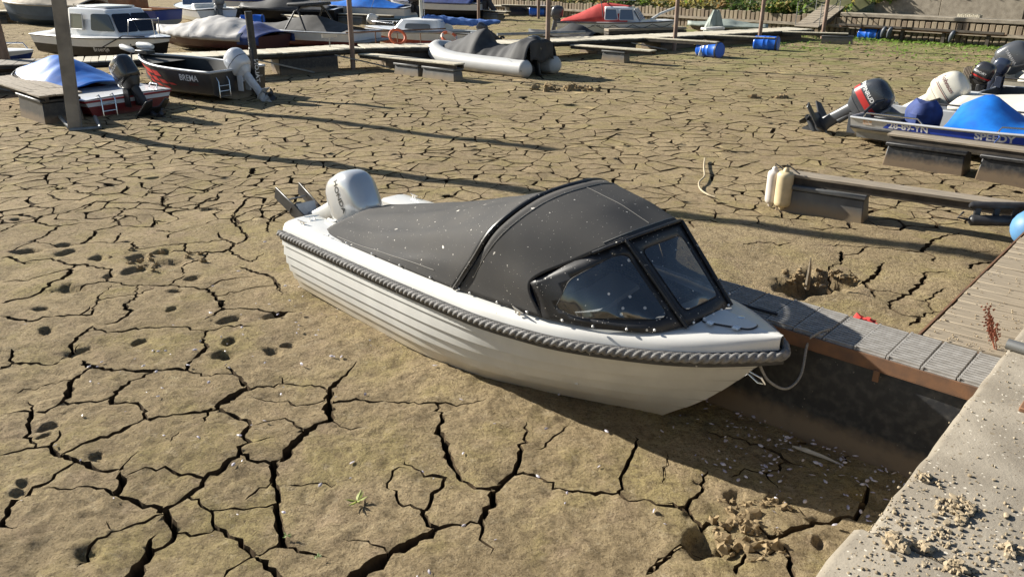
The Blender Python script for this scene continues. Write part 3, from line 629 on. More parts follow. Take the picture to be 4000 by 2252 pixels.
    def mesh_of(cs,name,parent):
        mp={};vv=[];ff=[];mi=[]
        for c in cs:
            for src,m in ((( [faces[t] for t in comp[c]]),0),(walls.get(c,[]),1)):
                for q in src:
                    r=[]
                    for u in q:
                        if u not in mp: mp[u]=len(vv);vv.append(verts[u])
                        r.append(mp[u])
                    ff.append(r);mi.append(m)
        me=bpy.data.meshes.new(name);me.from_pydata(vv,[],ff);me.materials.append(MUD);me.materials.append(MUDWALL)
        me.polygons.foreach_set('material_index',mi);me.update()
        me.polygons.foreach_set('use_smooth',[m==0 for m in mi])
        o=bpy.data.objects.new(name,me);COL.objects.link(o);o.parent=parent
        return o
    base=mesh_of([big],'mud_ground',None);tag(base,kind='structure',label='pale brown dried harbour mud split by deep cracks')
    for c in single: mesh_of([c],'mud_plate',base)
    rest=[c for c in comp if c not in ss and c!=big]
    o=mesh_of(rest,'far_mud_plates',base);tag(o,kind='stuff')
    # the wet dark bed below the cracks, and the ground on to the horizon
    b=MB();b.add([(-260,-60,-.34),(260,-60,-.34),(260,400,-.34),(-260,400,-.34)],[(0,1,2,3)])
    bed=b.build('mud_bed',MUDWALL,None,smooth=0);tag(bed,kind='structure')
    print('mud verts',len(verts),'faces',len(faces),'walls',len(wallf),'plates',len(comp))
import time;_t=time.time()
build_mud();print('mud time',time.time()-_t)

# ================================================================ shared materials
WOOD=M('weathered wood',(.34,.285,.215),.85,var=.45,vscale=3,stretch=(1.2,22,6),bump=.004,bscale=9,detail=8)
WOODX=M('weathered wood cross grain',(.35,.29,.21),.85,var=.45,vscale=3,stretch=(22,1.2,6),bump=.004,bscale=9,detail=8)
PALEWOOD=M('sun bleached decking',(.62,.56,.43),.85,var=.35,vscale=2.5,stretch=(8,1,4),bump=.004,bscale=9)
DARKWOOD=M('dark wet timber',(.075,.06,.045),.8,var=.5,vscale=5,bump=.005,bscale=20)
RUST=M('rusty steel',(.12,.068,.042),.85,var=.5,vscale=9,col2=(.20,.10,.05),bump=.004,bscale=60)
GREYSTEEL=M('grey steel',(.28,.28,.27),.5,.6,var=.3,vscale=6)
CHROME=M('stainless steel',(.72,.72,.72),.22,1.)
CONC=M('old concrete',(.27,.238,.19),.92,vscale=5,col2=(.19,.165,.13),bump=.012,bscale=70,spots=[(55,.30,(.48,.44,.37),1.),(38,.32,(.17,.14,.10),5.),(90,.3,(.14,.11,.08),9.)],spec=.2)
FLOATBLK=dirt_gradient(M('black pontoon plastic',(.014,.015,.018),.5,vscale=16,col2=(.055,.052,.048),fac=(.45,.75),spots=[(30,.16,(.12,.11,.095),3.)],bump=.004,bscale=25),.10,.24,(.15,.108,.068),13.,.95)
FLOATGREY=dirt_gradient(M('grey pontoon plastic',(.085,.088,.09),.55,var=.4,vscale=4,col2=(.15,.15,.145),bump=.003,bscale=20),.06,.24,(.24,.18,.11),5.,.9)
CLOD=M('dried mud clods',(.36,.295,.205),.95,var=.4,vscale=30,col2=(.30,.235,.15),bump=.006,bscale=90,spec=.1)
WHITEPL=M('white plastic',(.72,.71,.67),.4,var=.12,vscale=8)
BLACKPL=M('black plastic',(.018,.018,.02),.42,var=.3,vscale=10,col2=(.04,.04,.042))
ROPE=M('grey rope',(.30,.285,.26),.9,var=.4,vscale=80,bump=.004,bscale=150)
DARKROPE=M('dark rope',(.035,.035,.04),.9,var=.3,vscale=60)
# ================================================================ quay, walkway and near finger jetty
QA=math.atan2(.735,.678)
quay=thing('quay_wall','rough concrete quay strewn with mud crumbs filling the lower right corner','wall',(0.86,1.70,0),QA)
def coping(x0,x1,dy,z):
    b=MB();n=max(2,int((x1-x0)/.08));rings=[]
    for i in range(n+1):
        x=lerp(x0,x1,i/n);e=dy+.010*noise.noise(Vector((x*5,1,0)))+.006*noise.noise(Vector((x*21,4,0)));k=.006*noise.noise(Vector((x*9,7,0)))
        rings.append([(x,e,z-.22),(x,e,z-.035+k),(x,e-.008,z-.014+k),(x,e-.03,z+k*.3),(x,-.5,z+.002),(x,-7,z),(x,-7,z-.22)])
    b.loft(rings,True,(True,True)); return b
coping(.28,34,0,1.45).build('coping_block',CONC,quay,smooth=45)
coping(-9,.262,.035,1.452).build('coping_block',CONC,quay,smooth=45)
MB().box(-9,34,-6.9,-.03,-.5,1.235).build('wall_face',CONC,quay)
def clods(name,label,cx,cy,n,rx,ry,r0,seed,piece=None):
    rs=random.Random(seed);t=thing(name,label,'mud clod',(0.86,1.70,1.45),QA,'clods of dried mud on the quay')
    b=MB()
    for i in range(n):
        a=rs.uniform(0,2*pi);k=rs.random()**.6;r=r0*rs.uniform(.45,1.1)
        x=cx+rx*k*math.cos(a);y=cy+ry*k*math.sin(a);h=r*.55+(1-k)*rs.random()*r0*1.6
        b.blob((x,y,h*.8),r,1.1,8,seed=seed*50+i,sq=(rs.uniform(.7,1.4),rs.uniform(.7,1.2),rs.uniform(.5,.9)))
    b.build('clod_mass',CLOD,t,smooth=25);return t
for i,(lab,cx,cy,n,rx,ry,r0) in enumerate([
 ('small lump of dried mud right at the quay edge, farthest from the camera',.64,-.04,10,.03,.022,.012),
 ('widest pile of crumbly dried mud pellets on the quay',.55,-.17,46,.065,.05,.012),
 ('dried mud lump at the quay edge beside the coping joint',.265,-.09,26,.045,.035,.014),
 ('grooved dried mud clod just right of the joint lump',.30,-.155,14,.022,.02,.013),
 ('dried mud clod near the right picture edge on the quay',.45,-.34,20,.035,.03,.012),
 ('low scatter of mud pellets between the two big piles on the quay',.38,-.18,18,.05,.03,.008),
 ('dried mud clod at the bottom picture edge on the quay',.27,-.25,20,.04,.03,.013)]):
    clods('mud_clod',lab,cx,cy,n,rx,ry,r0,i+3)
rs=random.Random(4);b=MB()
for i in range(1500):
    x=rs.uniform(-.3,2.6) if rs.random()<.35 else rs.gauss(.3,.22); y=-rs.uniform(.005,1.1) if rs.random()<.4 else -abs(rs.gauss(.2,.16))-.005
    r=rs.uniform(.0012,.0045)*(1.0 if x>.7 else 1.25)
    if rs.random()<.05: r*=1.9
    b.blob((x,y,r*.5),r,.6,6,seed=i,sq=(rs.uniform(.8,1.5),1,.7))
o=b.build('mud_crumbs',CLOD,None,smooth=60);o.location=(0.86,1.70,1.451);o.rotation_euler=(0,0,QA);tag(o,'small dry mud crumbs scattered over the concrete quay','mud crumbs',kind='stuff')
# pipe end and rusted anchor on the quay
t=thing('metal_pipe','short grey galvanised pipe end lying on the quay edge','pipe',(0.86,1.70,1.45),QA)
b=MB();b.tube([(1.88,-.06,.022),(1.83,-.6,.024)],.020,14,True);b.build('pipe_tube',GREYSTEEL,t)
b=MB();b.tube([(1.888,-.005,.022),(1.879,-.08,.022)],.024,14,True);b.build('pipe_collar',GREYSTEEL,t)
t=thing('rusty_bracket','small rusty iron bracket set in the quay top','bracket',(0.86,1.70,1.45),QA)
b=MB();b.box(1.33,1.42,-.24,-.17,0,.018);b.build('base_plate',RUST,t,bevel=.003)
b=MB();b.tube([(1.37,-.2,.01),(1.375,-.2,.05),(1.38,-.22,.07),(1.39,-.26,.07)],.010,8);b.build('hook',RUST,t)
# walkway along the quay
wk=thing('walkway','grey plank walkway running along the quay, sprinkled with mud','walkway',(0.86,1.70,0),QA)
x=3.47;i=0
while x<16:
    w=.145+.012*random.random();b=MB();dz=random.uniform(-.004,.004)
    b.box(0,w,.03,.69+random.uniform(-.006,.006),-.03,0)
    o=b.build('plank',WOODX,wk,bevel=.004);o.location=(x,0,.735+dz);x+=w+.007
for y in (.60,.06):
    b=MB();b.box(3.47,16,y,y+.06,.56,.70);b.build('bearer',DARKWOOD,wk)
b=MB();b.box(3.45,16,.702,.715,.60,.735);b.build('edge_angle',RUST,wk)
for x in (3.7,6.5,9.5,12.5):
    b=MB();b.box(x,x+1.6,.1,.64,-.1,.555);b.build('float',FLOATBLK,wk,bevel=.03)
rs=random.Random(9);b=MB()
for i in range(420):
    x=3.47+rs.random()**1.5*4.5;y=rs.uniform(.05,.68);r=rs.uniform(.002,.007);b.blob((x,y,.739+r*.4),r,.5,6,seed=i)
o=b.build('walkway_crumbs',CLOD,None,smooth=60);o.location=(0.86,1.70,0);o.rotation_euler=(0,0,QA);tag(o,'dry mud crumbs sprinkled over the plank walkway','mud crumbs',kind='stuff')
# near finger jetty: ribbed boards on a rusty frame over a long black float
fj=thing('finger_jetty','finger jetty of ribbed grey boards with rusty edge beside the big white boat','jetty',(0.86,1.70,0),QA)
RIB=M('ribbed grey decking',(.33,.315,.295),.75,var=.4,vscale=14,col2=(.22,.205,.185),bump=.002,bscale=60)
y=.14;k=0;proto=None
while y<4.5:
    if proto is None:
        b=MB();b.box(0,.46,.004,.182,-.03,-.010)
        for j in range(13): b.box(.008+j*.0345,.008+j*.0345+.02,.004,.182,-.012,.006)
        b.box(-.002,.462,.182,.197,-.03,.004)
        proto=o=b.build('ribbed_board',RIB,fj,smooth=0,bevel=.002)
    else: o=link_copy(proto,fj)
    o.location=(2.93+random.uniform(-.004,.004),y,.755+random.uniform(-.004,.004));o.rotation_euler=(random.uniform(-.012,.012),random.uniform(-.008,.008),random.uniform(-.01,.01));y+=.2;k+=1
b=MB();b.box(2.905,2.918,.1,4.55,.655,.742);b.box(2.905,2.96,.1,4.55,.650,.657);b.box(3.395,3.408,.1,4.55,.655,.742);b.build('steel_angle',RUST,fj)
for yy in (.35,1.3,2.3,3.3,4.3):
    b=MB();b.box(2.93,3.39,yy,yy+.05,.66,.715);b.build('cross_bar',RUST,fj)
b=MB();rings=[]
for i in range(24):
    yy=lerp(.05,4.5,i/23);wob=.006*math.sin(i*1.9)
    rings.append([(2.90+wob,yy,-.12),(2.905,yy,.04),(2.925,yy,.12),(2.93+wob,yy,.30),(2.95+wob,yy,.56),(2.97,yy,.64),(3.35,yy,.64),(3.36,yy,.5),(3.40,yy,-.12)])
b.loft(rings,True,(True,True));b.build('float',FLOATBLK,fj,smooth=50)
for yy in (.75,1.75,2.75):
    b=MB();b.box(2.89,2.903,yy,yy+.035,.585,.66);b.build('hanger_strap',RUST,fj)
# odds and ends beside the walkway
t=thing('timber_brace','yellowish timber brace between the ribbed jetty and the walkway','timber',(0.86,1.70,0),QA)
b=MB();b.beam((3.42,1.12,.60),(3.62,.70,.60),.07,.05);b.build('bar',M('orange stained timber',(.33,.19,.07),.8,var=.4,vscale=8,stretch=(3,12,3)),t,bevel=.004)
t=thing('red_cloth','crumpled red cloth lying by the ribbed jetty','cloth',(0.86,1.70,0),QA)
b=MB()
for i,(dx,dy,r) in enumerate([(0,0,.055),(.05,-.05,.05),(-.03,.06,.045),(.06,.03,.035),(.01,-.09,.04)]): b.blob((3.50+dx,1.10+dy,.655+.2*r),r,1.2,12,seed=70+i,sq=(1,1,.8))
b.build('cloth_folds',M('red cloth',(.55,.035,.03),.8,var=.35,vscale=30),t,smooth=40)
t=thing('dry_weed','dry reddish dock weed growing between walkway and quay','weed',(3.07,4.50,.70))
b=MB();rs=random.Random(3)
for i in range(4):
    p=[(0,0,0)];a=rs.uniform(2,4)
    for k in range(1,6): p.append((.02*k*math.cos(a)+rs.gauss(0,.004),.02*k*math.sin(a)+rs.gauss(0,.004),.06*k*(1-.1*i)))
    b.tube(p,[.003]*5+[.0012],5)
    for k in range(46):
        q=Vector(p[2]).lerp(Vector(p[5]),rs.random());b.blob(q+Vector((rs.gauss(0,.011),rs.gauss(0,.011),rs.gauss(0,.008))),rs.uniform(.004,.009),.6,6,seed=k,sq=(1,.5,1))
b.build('stalks',M('dry red weed',(.30,.10,.055),.9,var=.4,vscale=40),t,smooth=60)

# broken mud chunks beside the crack hole below the quay, and round the scour hollow
def chunks(label,x,y,n,rx,ry,r0,seed):
    rs=random.Random(seed);t=thing('mud_rubble',label,'mud rubble',(x,y,0),0)
    for i in range(n):
        a=rs.uniform(0,2*pi);k=rs.random()**.6;r=r0*rs.uniform(.4,1.15);b=MB()
        b.blob((rx*k*math.cos(a),ry*k*math.sin(a),r*.35),r,1.3,10,seed=seed*40+i,sq=(rs.uniform(.8,1.3),rs.uniform(.7,1.1),rs.uniform(.6,.95)));b.build('mud_chunk',CLOD2,t,smooth=30)
CLOD2=M('broken mud',(.30,.225,.13),.95,var=.45,vscale=25,col2=(.17,.125,.07),bump=.012,bscale=70,spec=.1)
chunks('heap of broken mud chunks beside the round hole near the quay',1.33,3.62,46,.20,.24,.034,3)
chunks('crumbled mud ridge between the shadow and the round hole',1.45,3.88,22,.24,.07,.026,4)
chunks('mud lumps around the dark scour hollow beyond the ribbed jetty',3.10,7.58,26,.45,.22,.030,5)
chunks('loose mud lumps on the cracked flat left of the white boat stern',-3.9,8.1,18,.6,.4,.032,6)
chunks('low patch of churned mud in the middle of the flat',1.55,20.6,26,1.1,.5,.09,7)
chunks('dark lump of mud standing on the far flat left of the white outboard',6.1,19.0,9,.5,.15,.10,8)

# ================================================================ the big white boat
BT=thing('motor_boat','white lapstrake motor boat with black canopy, rope rubbing strake and silver outboard','boat',(-1.66,7.80,0),R(-46.4))
WHITE=M('white gelcoat',(.66,.648,.615),.32,var=.10,vscale=3,clear=.25,spots=[(16,.10,(.30,.25,.17),3.)])
HULLW=dirt_gradient(M('white hull gelcoat',(.60,.60,.575),.35,var=.12,vscale=5,clear=.15,stretch=(1,1,.3)),-.05,.30,(.50,.40,.25),4.,.75)
yr=crv([0,1.3,2.02,2.76,3.42,4.12,4.41,4.64,4.79],[.76,.785,.795,.80,.73,.51,.36,.17,0.02])
zr=crv([0,2,3.4,4.79],[.575,.61,.66,.78])
yb=crv([0,1.02,1.77,2.48,3.09,3.6,3.96],[.64,.65,.65,.57,.36,.14,0])
stem=crv([-.05,0,.25,.56,.65,.78],[3.92,3.98,4.29,4.58,4.65,4.79])
def hullpt(t,s,off=0.):
    """t: stern 0 to stem 1; s: 0 rubbing strake to 1 turn of bilge"""
    zt=lerp(.78,-.03,s); xe=stem(zt); x0=.06*s
    x=lerp(x0,xe,t)
    y1=yr(t*4.79);y2=yb(t*3.96)
    y=lerp(y1,y2,s)+.05*math.sin(pi*s)*(1-t**3)+.0
    z=lerp(zr(t*4.79),lerp(0,-.03,t),s)
    return Vector((x,-(y+off*(1-t**14)),z-off*.2))
def build_hull():
    b=MB();nt=40
    K=[0,.17,.335,.49,.64,.79,.97]
    for side in (1,-1):
        for k in range(6):
            rows=[]
            sub=3
            for j in range(sub+1):
                s=lerp(K[k]+(.014 if k else 0),K[k+1],j/sub)
                rows.append([hullpt(i/nt,s,.019*(j/sub)) for i in range(nt+1)])
            # the ledge under each strake
            led=[hullpt(i/nt,K[k+1]+.006,0) for i in range(nt+1)]
            b.loft([[(p.x,p.y*side,p.z) for p in r] for r in rows],False)
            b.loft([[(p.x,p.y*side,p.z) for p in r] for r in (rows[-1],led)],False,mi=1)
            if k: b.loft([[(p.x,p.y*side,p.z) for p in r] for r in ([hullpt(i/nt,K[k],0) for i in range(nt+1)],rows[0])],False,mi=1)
        bot=[hullpt(i/nt,.974,0) for i in range(nt+1)]
        b.loft([[(p.x,p.y*side,p.z) for p in bot],[(p.x,p.y*side*.5,-.06) for p in bot],[(p.x,0,-.07) for p in bot]],False)
    # transom
    tr=[hullpt(0,s,0) for s in np.linspace(0,1,9)]
    b.add([(p.x,p.y,p.z) for p in tr]+[(p.x,-p.y,p.z) for p in tr[::-1]],[tuple(range(18))])
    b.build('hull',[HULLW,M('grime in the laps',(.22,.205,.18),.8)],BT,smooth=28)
build_hull()
# rubber rubbing strake and the twisted rope lying in it
def rubpath(n,dz=0,out=0,x0=-.0):
    P=[]
    for i in range(n+1):
        x=4.80*(1-(1-i/n)**1.0); x=min(x,4.79)
        P.append(Vector((x,-(yr(x)+out),zr(x)+dz)))
    return P
b=MB();rings=[]
full=rubpath(60);full=full+[Vector((p.x,-p.y,p.z)) for p in full[::-1]][1:]
def sweep(path,prof):
    rings=[]
    for i,p in enumerate(path):
        t=(path[min(i+1,len(path)-1)]-path[max(i-1,0)]);t.z=0;t.normalize();n=Vector((t.y,-t.x,0))
        rings.append([p+n*a+Vector((0,0,c)) for a,c in prof])
    return rings
b.loft(sweep(full,[(-.02,-.05),(.028,-.05),(.034,-.042),(.034,-.020),(.018,-.012),(.018,.035),(-.02,.035)]),True,(True,True))
b.build('rubbing_strake',M('grey rubber',(.06,.06,.062),.6,var=.4,vscale=12,spots=[(24,.2,(.45,.42,.38),2.)]),BT,smooth=40)
b=MB();fine=[];N=1900
cum=[0.]
for i in range(1,len(full)): cum.append(cum[-1]+(full[i]-full[i-1]).length)
for i in range(N+1):
    d=cum[-1]*i/N;j=min(max(0,int(np.searchsorted(cum,d))-1),len(full)-2)
    p=full[j].lerp(full[j+1],(d-cum[j])/(cum[j+1]-cum[j]));t=(full[j+1]-full[j]).normalized();n=Vector((t.y,-t.x,0)).normalized()
    fine.append(p+n*.036+Vector((0,0,.014)))
for q in range(8):      # smooth the corner joints of the path
    fine=[fine[0]]+[(fine[i-1]+fine[i]*2+fine[i+1])/4 for i in range(1,N)]+[fine[-1]]
step=cum[-1]/N
b.tube(fine,.033,14,True,prof=lambda a,i:.52+.5*abs(math.cos(1.5*(a+i*step*2*pi/.165)))**.7)
b.build('rope_fender',M('grey mooring rope',(.24,.23,.22),.8,var=.4,vscale=25,col2=(.12,.115,.108),bump=.003,bscale=160),BT,smooth=60)
# deck moulding
def deckring(x):
    y=yr(x);z=zr(x);k=min(1,y/.3)
    return [(x,-(y-.005),z+.03),(x,-(y-.012*k),z+.065),(x,-(y-.035*k),z+.098),(x,-(y-.075*k),z+.115),(x,-max(0,(y-.16*k)),z+.125),(x,-max(0,(y-.2*k)),z+.125)]
b=MB()
xs=[.0,.03,.08,.15]+[.15+i*.09 for i in range(1,52)];xs=[x for x in xs if x<4.74]+[4.76,4.785]
for side in (1,-1):
    b.loft([[(p[0],p[1]*side,p[2]) for p in deckring(x)] for x in xs],False)
# foredeck
fx=[x for x in xs if x>=3.95]
def fd(x,v):
    y=max(0,yr(x)-.2*min(1,yr(x)/.3));z=zr(x)+.125+.03*(1-v*v)*min(1,y/.3)
    return (x,y*v,z)
b.loft([[fd(x,v) for v in np.linspace(-1,1,9)] for x in fx],False)
# stern quarters and motor well
for side in (1,-1):
    for (y0,y1) in ((.36,.57),):
        rows=[]
        for x in [x for x in xs if x<=.62]:
            z=zr(x)+.125
            rows.append([(x,side*(yr(x)-.2),z),(x,side*.42,z),(x,side*.38,z-.02),(x,side*.37,z-.12),(x,side*.36,.30)])
        b.loft(rows,False)
        b.add([(.0,-side*-(yr(0)-.005),zr(0)+.03),(.0,side*(yr(0)-.035),zr(0)+.098),(.0,side*(yr(0)-.2),zr(0)+.125),(.0,side*.42,zr(0)+.125),(.0,side*.37,zr(0)),(.0,side*.36,.30),(0.0,side*.6,.30)],[tuple(range(7))])
b.box(0.0,.62,-.36,.36,.28,.30);b.box(.60,.64,-.40,.40,.30,.68);b.box(.02,.06,-.36,.36,.28,.47)
b.build('deck',WHITE,BT,smooth=40)
# anchor locker hatch and fittings on the foredeck
def fdz(x,y): return fd(x,min(1,abs(y)/max(.02,yr(x)-.2*min(1,yr(x)/.3))))[2]
b=MB()
tri=[(4.30,-.16),(4.30,.16),(4.62,.02),(4.62,-.02)]
def roundpoly(P,r=.03,n=4):
    out=[];m=len(P)
    for i in range(m):
        a=Vector(P[i-1]);p=Vector(P[i]);c=Vector(P[(i+1)%m]);u=(a-p).normalized();w=(c-p).normalized();k=min(r,(a-p).length*.45,(c-p).length*.45)
        for j in range(n+1):
            t=j/n;out.append(tuple((p+u*k)*(1-t)**2+p*2*t*(1-t)+(p+w*k)*t*t))
    return out
RP=roundpoly([(4.285,-.135),(4.285,.135),(4.60,.045),(4.60,-.045)],.05,4)
top=[(x,y,fdz(x,y)+.013) for x,y in RP];low=[(x,y,fdz(x,y)-.01) for x,y in RP]
b.loft([low,top],True,(False,True));b.build('locker_hatch',WHITE,BT,smooth=30,bevel=.003)
b=MB()
b.tube([(p[0],p[1],p[2]-.008) for p in top]+[(top[0][0],top[0][1],top[0][2]-.008)],.006,5,False);b.build('hatch_seal',BLACKPL,BT)
for (x,y) in ((4.36,-.128),(4.52,-.085)):
    b=MB();b.box(x-.022,x+.022,y-.022,y+.022,fdz(x,y)+.010,fdz(x,y)+.019);b.tube([(x-.024,y,fdz(x,y)+.019),(x+.024,y,fdz(x,y)+.019)],.006,6);b.build('hinge',CHROME,BT)
b=MB();b.lathe([(.0,.0),(.022,.0),(.022,.006),(.010,.008),(.0,.008)],12,Matrix.Translation((4.46,.07,fdz(4.46,.07)+.012)));b.build('hatch_latch',CHROME,BT)
def cleat(x,y,z,rz,parent=BT):
    b=MB();m=Matrix.Translation((x,y,z))@Matrix.Rotation(rz,4,'Z')
    f=lambda l:[m@Vector(p) for p in l]
    b.tube(f([(-.07,0,.035),(-.045,0,.030),(0,0,.030),(.045,0,.030),(.07,0,.035)]),[.004,.007,.008,.007,.004],7)
    b.tube(f([(-.025,0,0),(-.022,0,.03)]),.007,6);b.tube(f([(.025,0,0),(.022,0,.03)]),.007,6)
    return b.build('cleat',CHROME,parent)
cleat(.22,-.66,zr(.2)+.118,.1);cleat(3.22,-.73+.01,zr(3.2)+.112,-.25);cleat(.22,.66,zr(.2)+.118,-.1)
cleat(.16,-.52,zr(.2)+.124,1.2)
# ---------------------------------------------------------------- canopy
CANV=M('charcoal canvas',(.048,.047,.047),.85,var=.25,vscale=3,col2=(.066,.063,.060),bump=.0015,bscale=300,spots=[(26,.16,(.55,.52,.47),1.),(8,.13,(.62,.58,.52),4.),(60,.17,(.30,.28,.25),8.)],spec=.3)
BCANV=M('black vinyl border',(.012,.012,.014),.45,var=.4,vscale=12,col2=(.02,.02,.022),spots=[(26,.22,(.60,.57,.50),2.),(60,.24,(.45,.42,.38),6.)])
CLEAR=bpy.data.materials.new('clear vinyl window');CLEAR.use_nodes=True
def clear_vinyl(m):
    N=m.node_tree.nodes;L=m.node_tree.links;b=N['Principled BSDF'];b.inputs['Base Color'].default_value=(.03,.035,.04,1);b.inputs['Roughness'].default_value=.06;b.inputs['IOR'].default_value=2.4;b.inputs['Specular IOR Level'].default_value=.8
    tr=N.new('ShaderNodeBsdfTransparent');tr.inputs[0].default_value=(.62,.64,.66,1);mx=N.new('ShaderNodeMixShader')
    tc=N.new('ShaderNodeTexCoord');v=N.new('ShaderNodeTexVoronoi');v.inputs['Scale'].default_value=19;L.new(tc.outputs['Object'],v.inputs['Vector'])
    sp=N.new('ShaderNodeSeparateColor');L.new(v.outputs['Color'],sp.inputs[0])
    pw=N.new('ShaderNodeMath');pw.operation='POWER';pw.inputs[1].default_value=2.6;L.new(sp.outputs[0],pw.inputs[0])
    ml=N.new('ShaderNodeMath');ml.operation='MULTIPLY';ml.inputs[1].default_value=.30;L.new(pw.outputs[0],ml.inputs[0])
    lt=N.new('ShaderNodeMath');lt.operation='LESS_THAN';L.new(v.outputs['Distance'],lt.inputs[0]);L.new(ml.outputs[0],lt.inputs[1])
    wv=N.new('ShaderNodeTexNoise');wv.inputs['Scale'].default_value=3.;L.new(tc.outputs['Object'],wv.inputs['Vector'])
    bp=N.new('ShaderNodeBump');bp.inputs['Strength'].default_value=.5;bp.inputs['Distance'].default_value=.05;L.new(wv.outputs[0],bp.inputs['Height']);L.new(bp.outputs[0],b.inputs['Normal'])
    mc=N.new('ShaderNodeMix');mc.data_type='RGBA';mc.inputs[6].default_value=(.03,.035,.04,1);mc.inputs[7].default_value=(.45,.43,.38,1);L.new(lt.outputs[0],mc.inputs[0]);L.new(mc.outputs[2],b.inputs['Base Color'])
    fc=N.new('ShaderNodeMapRange');fc.inputs[3].default_value=.45;fc.inputs[4].default_value=.92;L.new(lt.outputs[0],fc.inputs[0])
    L.new(fc.outputs[0],mx.inputs[0]);L.new(tr.outputs[0],mx.inputs[1]);L.new(b.outputs[0],mx.inputs[2]);L.new(mx.outputs[0],N['Material Output'].inputs[0])
clear_vinyl(CLEAR)
def cv3(P,n):
    """Catmull-Rom through P resampled to n+1 points"""
    P=[Vector(p) for p in P];Q=[P[0]*2-P[1]]+P+[P[-1]*2-P[-2]];out=[]
    m=len(P)-1
    for i in range(n+1):
        u=i/n*m;k=min(int(u),m-1);t=u-k;a,b_,c,d=Q[k:k+4]
        out.append(.5*((2*b_)+(c-a)*t+(2*a-5*b_+4*c-d)*t*t+(3*b_-a-3*c+d)*t**3))
    return out
def mirror(P): return P+[(p[0],-p[1],p[2]) for p in P[-2::-1]]
REAR=mirror([(2.52,-.715,.745),(2.72,-.715,1.0),(2.86,-.63,1.27),(2.97,-.36,1.44),(3.05,0,1.50)])
HR=mirror([(2.58,-.718,.748),(2.84,-.718,1.10),(2.96,-.64,1.31),(3.05,-.36,1.475),(3.10,0,1.525)])
FR=mirror([(3.43,-.69,.79),(3.32,-.70,1.02),(3.56,-.53,1.195),(3.78,-.30,1.335),(3.81,0,1.355)])
nb=48
cr=cv3(REAR,nb);ch=cv3(HR,nb);cf=cv3(FR,nb)
# rear cover: from the stern line to the rear bow
ST=mirror([(.62,-.655,.695),(.50,-.50,.715),(.46,-.30,.745),(.50,-.15,.79),(.52,0,.80)])
cs=cv3(ST,nb)
def rear(u,v):
    j=v*nb;k=min(int(j),nb-1);t=j-k
    a=cs[k].lerp(cs[k+1],t);c=cr[k].lerp(cr[k+1],t)
    p=a.lerp(c,u)
    q=abs(v*2-1)
    # hang between stern and bow, and stay outboard along the coaming
    x=p.x;edge=yr(x)-.085
    w=q**6
    sgn=1 if v>.5 else -1
    p.y=lerp(p.y,sgn*edge,w*.85)
    p.z-=.07*math.sin(pi*u)*(1-q**4)*(.5+.5*u)
    p.z+=.022*math.sin(9*q*2+u*4+3*u*q)*math.sin(pi*u)*(1-q**4)*(.3+q)
    p.z+=.010*noise.noise(Vector((x*3,v*9,2)))*math.sin(pi*u)
    if q>.995: p.z=zr(x)+.118
    return p
b=MB();b.grid(rear,44,72);b.build('rear_cover',CANV,BT,smooth=60,solid=.003)
def hood(u,v):
    j=v*nb;k=min(int(j),nb-1);t=j-k
    a=ch[k].lerp(ch[k+1],t);c=cf[k].lerp(cf[k+1],t);p=a.lerp(c,u);q=abs(v*2-1)
    p.z+=(.02*math.sin(pi*u))*(1-q**2)+.006*noise.noise(Vector((p.x*5,v*8,5)))*math.sin(pi*u)
    return p
b=MB();b.grid(hood,20,64);b.build('hood',CANV,BT,smooth=60,solid=.003)
# joining zip flap over the rear bow
b=MB();mid=[a.lerp(c,.5)+Vector((0,0,.006)) for a,c in zip(cr,ch)]
b.tube([cr[i].lerp(ch[i],.45)+Vector((0,(.006 if cr[i].y>0 else -.006),.008)) for i in range(nb+1)],.019,8);b.build('zip_flap',BCANV,BT)
b=MB();b.tube([hood(.10,j/60)+Vector((0,0,.003)) for j in range(3,58)],.0028,5);b.tube([hood(.93,j/60)+Vector((0,0,.003)) for j in range(20,41)],.0028,5)
b.tube([rear(.12+i/40*.72,.945 if 0 else .055)+Vector((0,-.003,.003)) for i in range(41)],.002,5)
b.tube([hood(i/20,.5)+Vector((0,0,.002)) for i in range(2,19)],.0016,5)
b.build('stitched_seam',M('pale seam thread',(.30,.285,.26),.8),BT)
# side and front window panels
def cut_panel(S,win,nu,nv,framename,panename,parent):
    """S(u,v) -> point. win: closed (u,v) loop of the window"""
    pts=[];ed=[]
    for i in range(nu+1):
        for j in range(nv+1): pts.append((i/nu,j/nv))
    o=len(pts);pts+=win;ed+=[(o+i,o+(i+1)%len(win)) for i in range(len(win))]
    V,E,F_,*_=delaunay_2d_cdt([Vector(p) for p in pts],ed,[],0,1e-5,False)
    def inside(x,y):
        c=False;n=len(win)
        for i in range(n):
            (x1,y1),(x2,y2)=win[i],win[i-1]
            if (y1>y)!=(y2>y) and x<(x2-x1)*(y-y1)/(y2-y1)+x1: c=not c
        return c
    P=[S(v.x,v.y) for v in V];fr=MB();pn=MB();ff=[];pf=[]
    for f in F_:
        cx=sum(V[i].x for i in f)/3;cy=sum(V[i].y for i in f)/3
        (pf if inside(cx,cy) else ff).append(tuple(f))
    fr.add(P,ff);pn.add(P,pf)
    def clean(mb):
        used=sorted({i for f in mb.f for i in f});mp={k:i for i,k in enumerate(used)};mb.v=[mb.v[i] for i in used];mb.f=[tuple(mp[i] for i in f) for f in mb.f];mb.m=[0]*len(mb.f);return mb
    fo=clean(fr).build(framename,BCANV,parent,smooth=60,solid=.004);clean(pn).build(panename,CLEAR,fo,smooth=60)
    b=MB();b.tube([S(*w) for w in win]+[S(*win[0])],.0035,5,False);b.build('window_piping',BCANV,fo)
    return fo
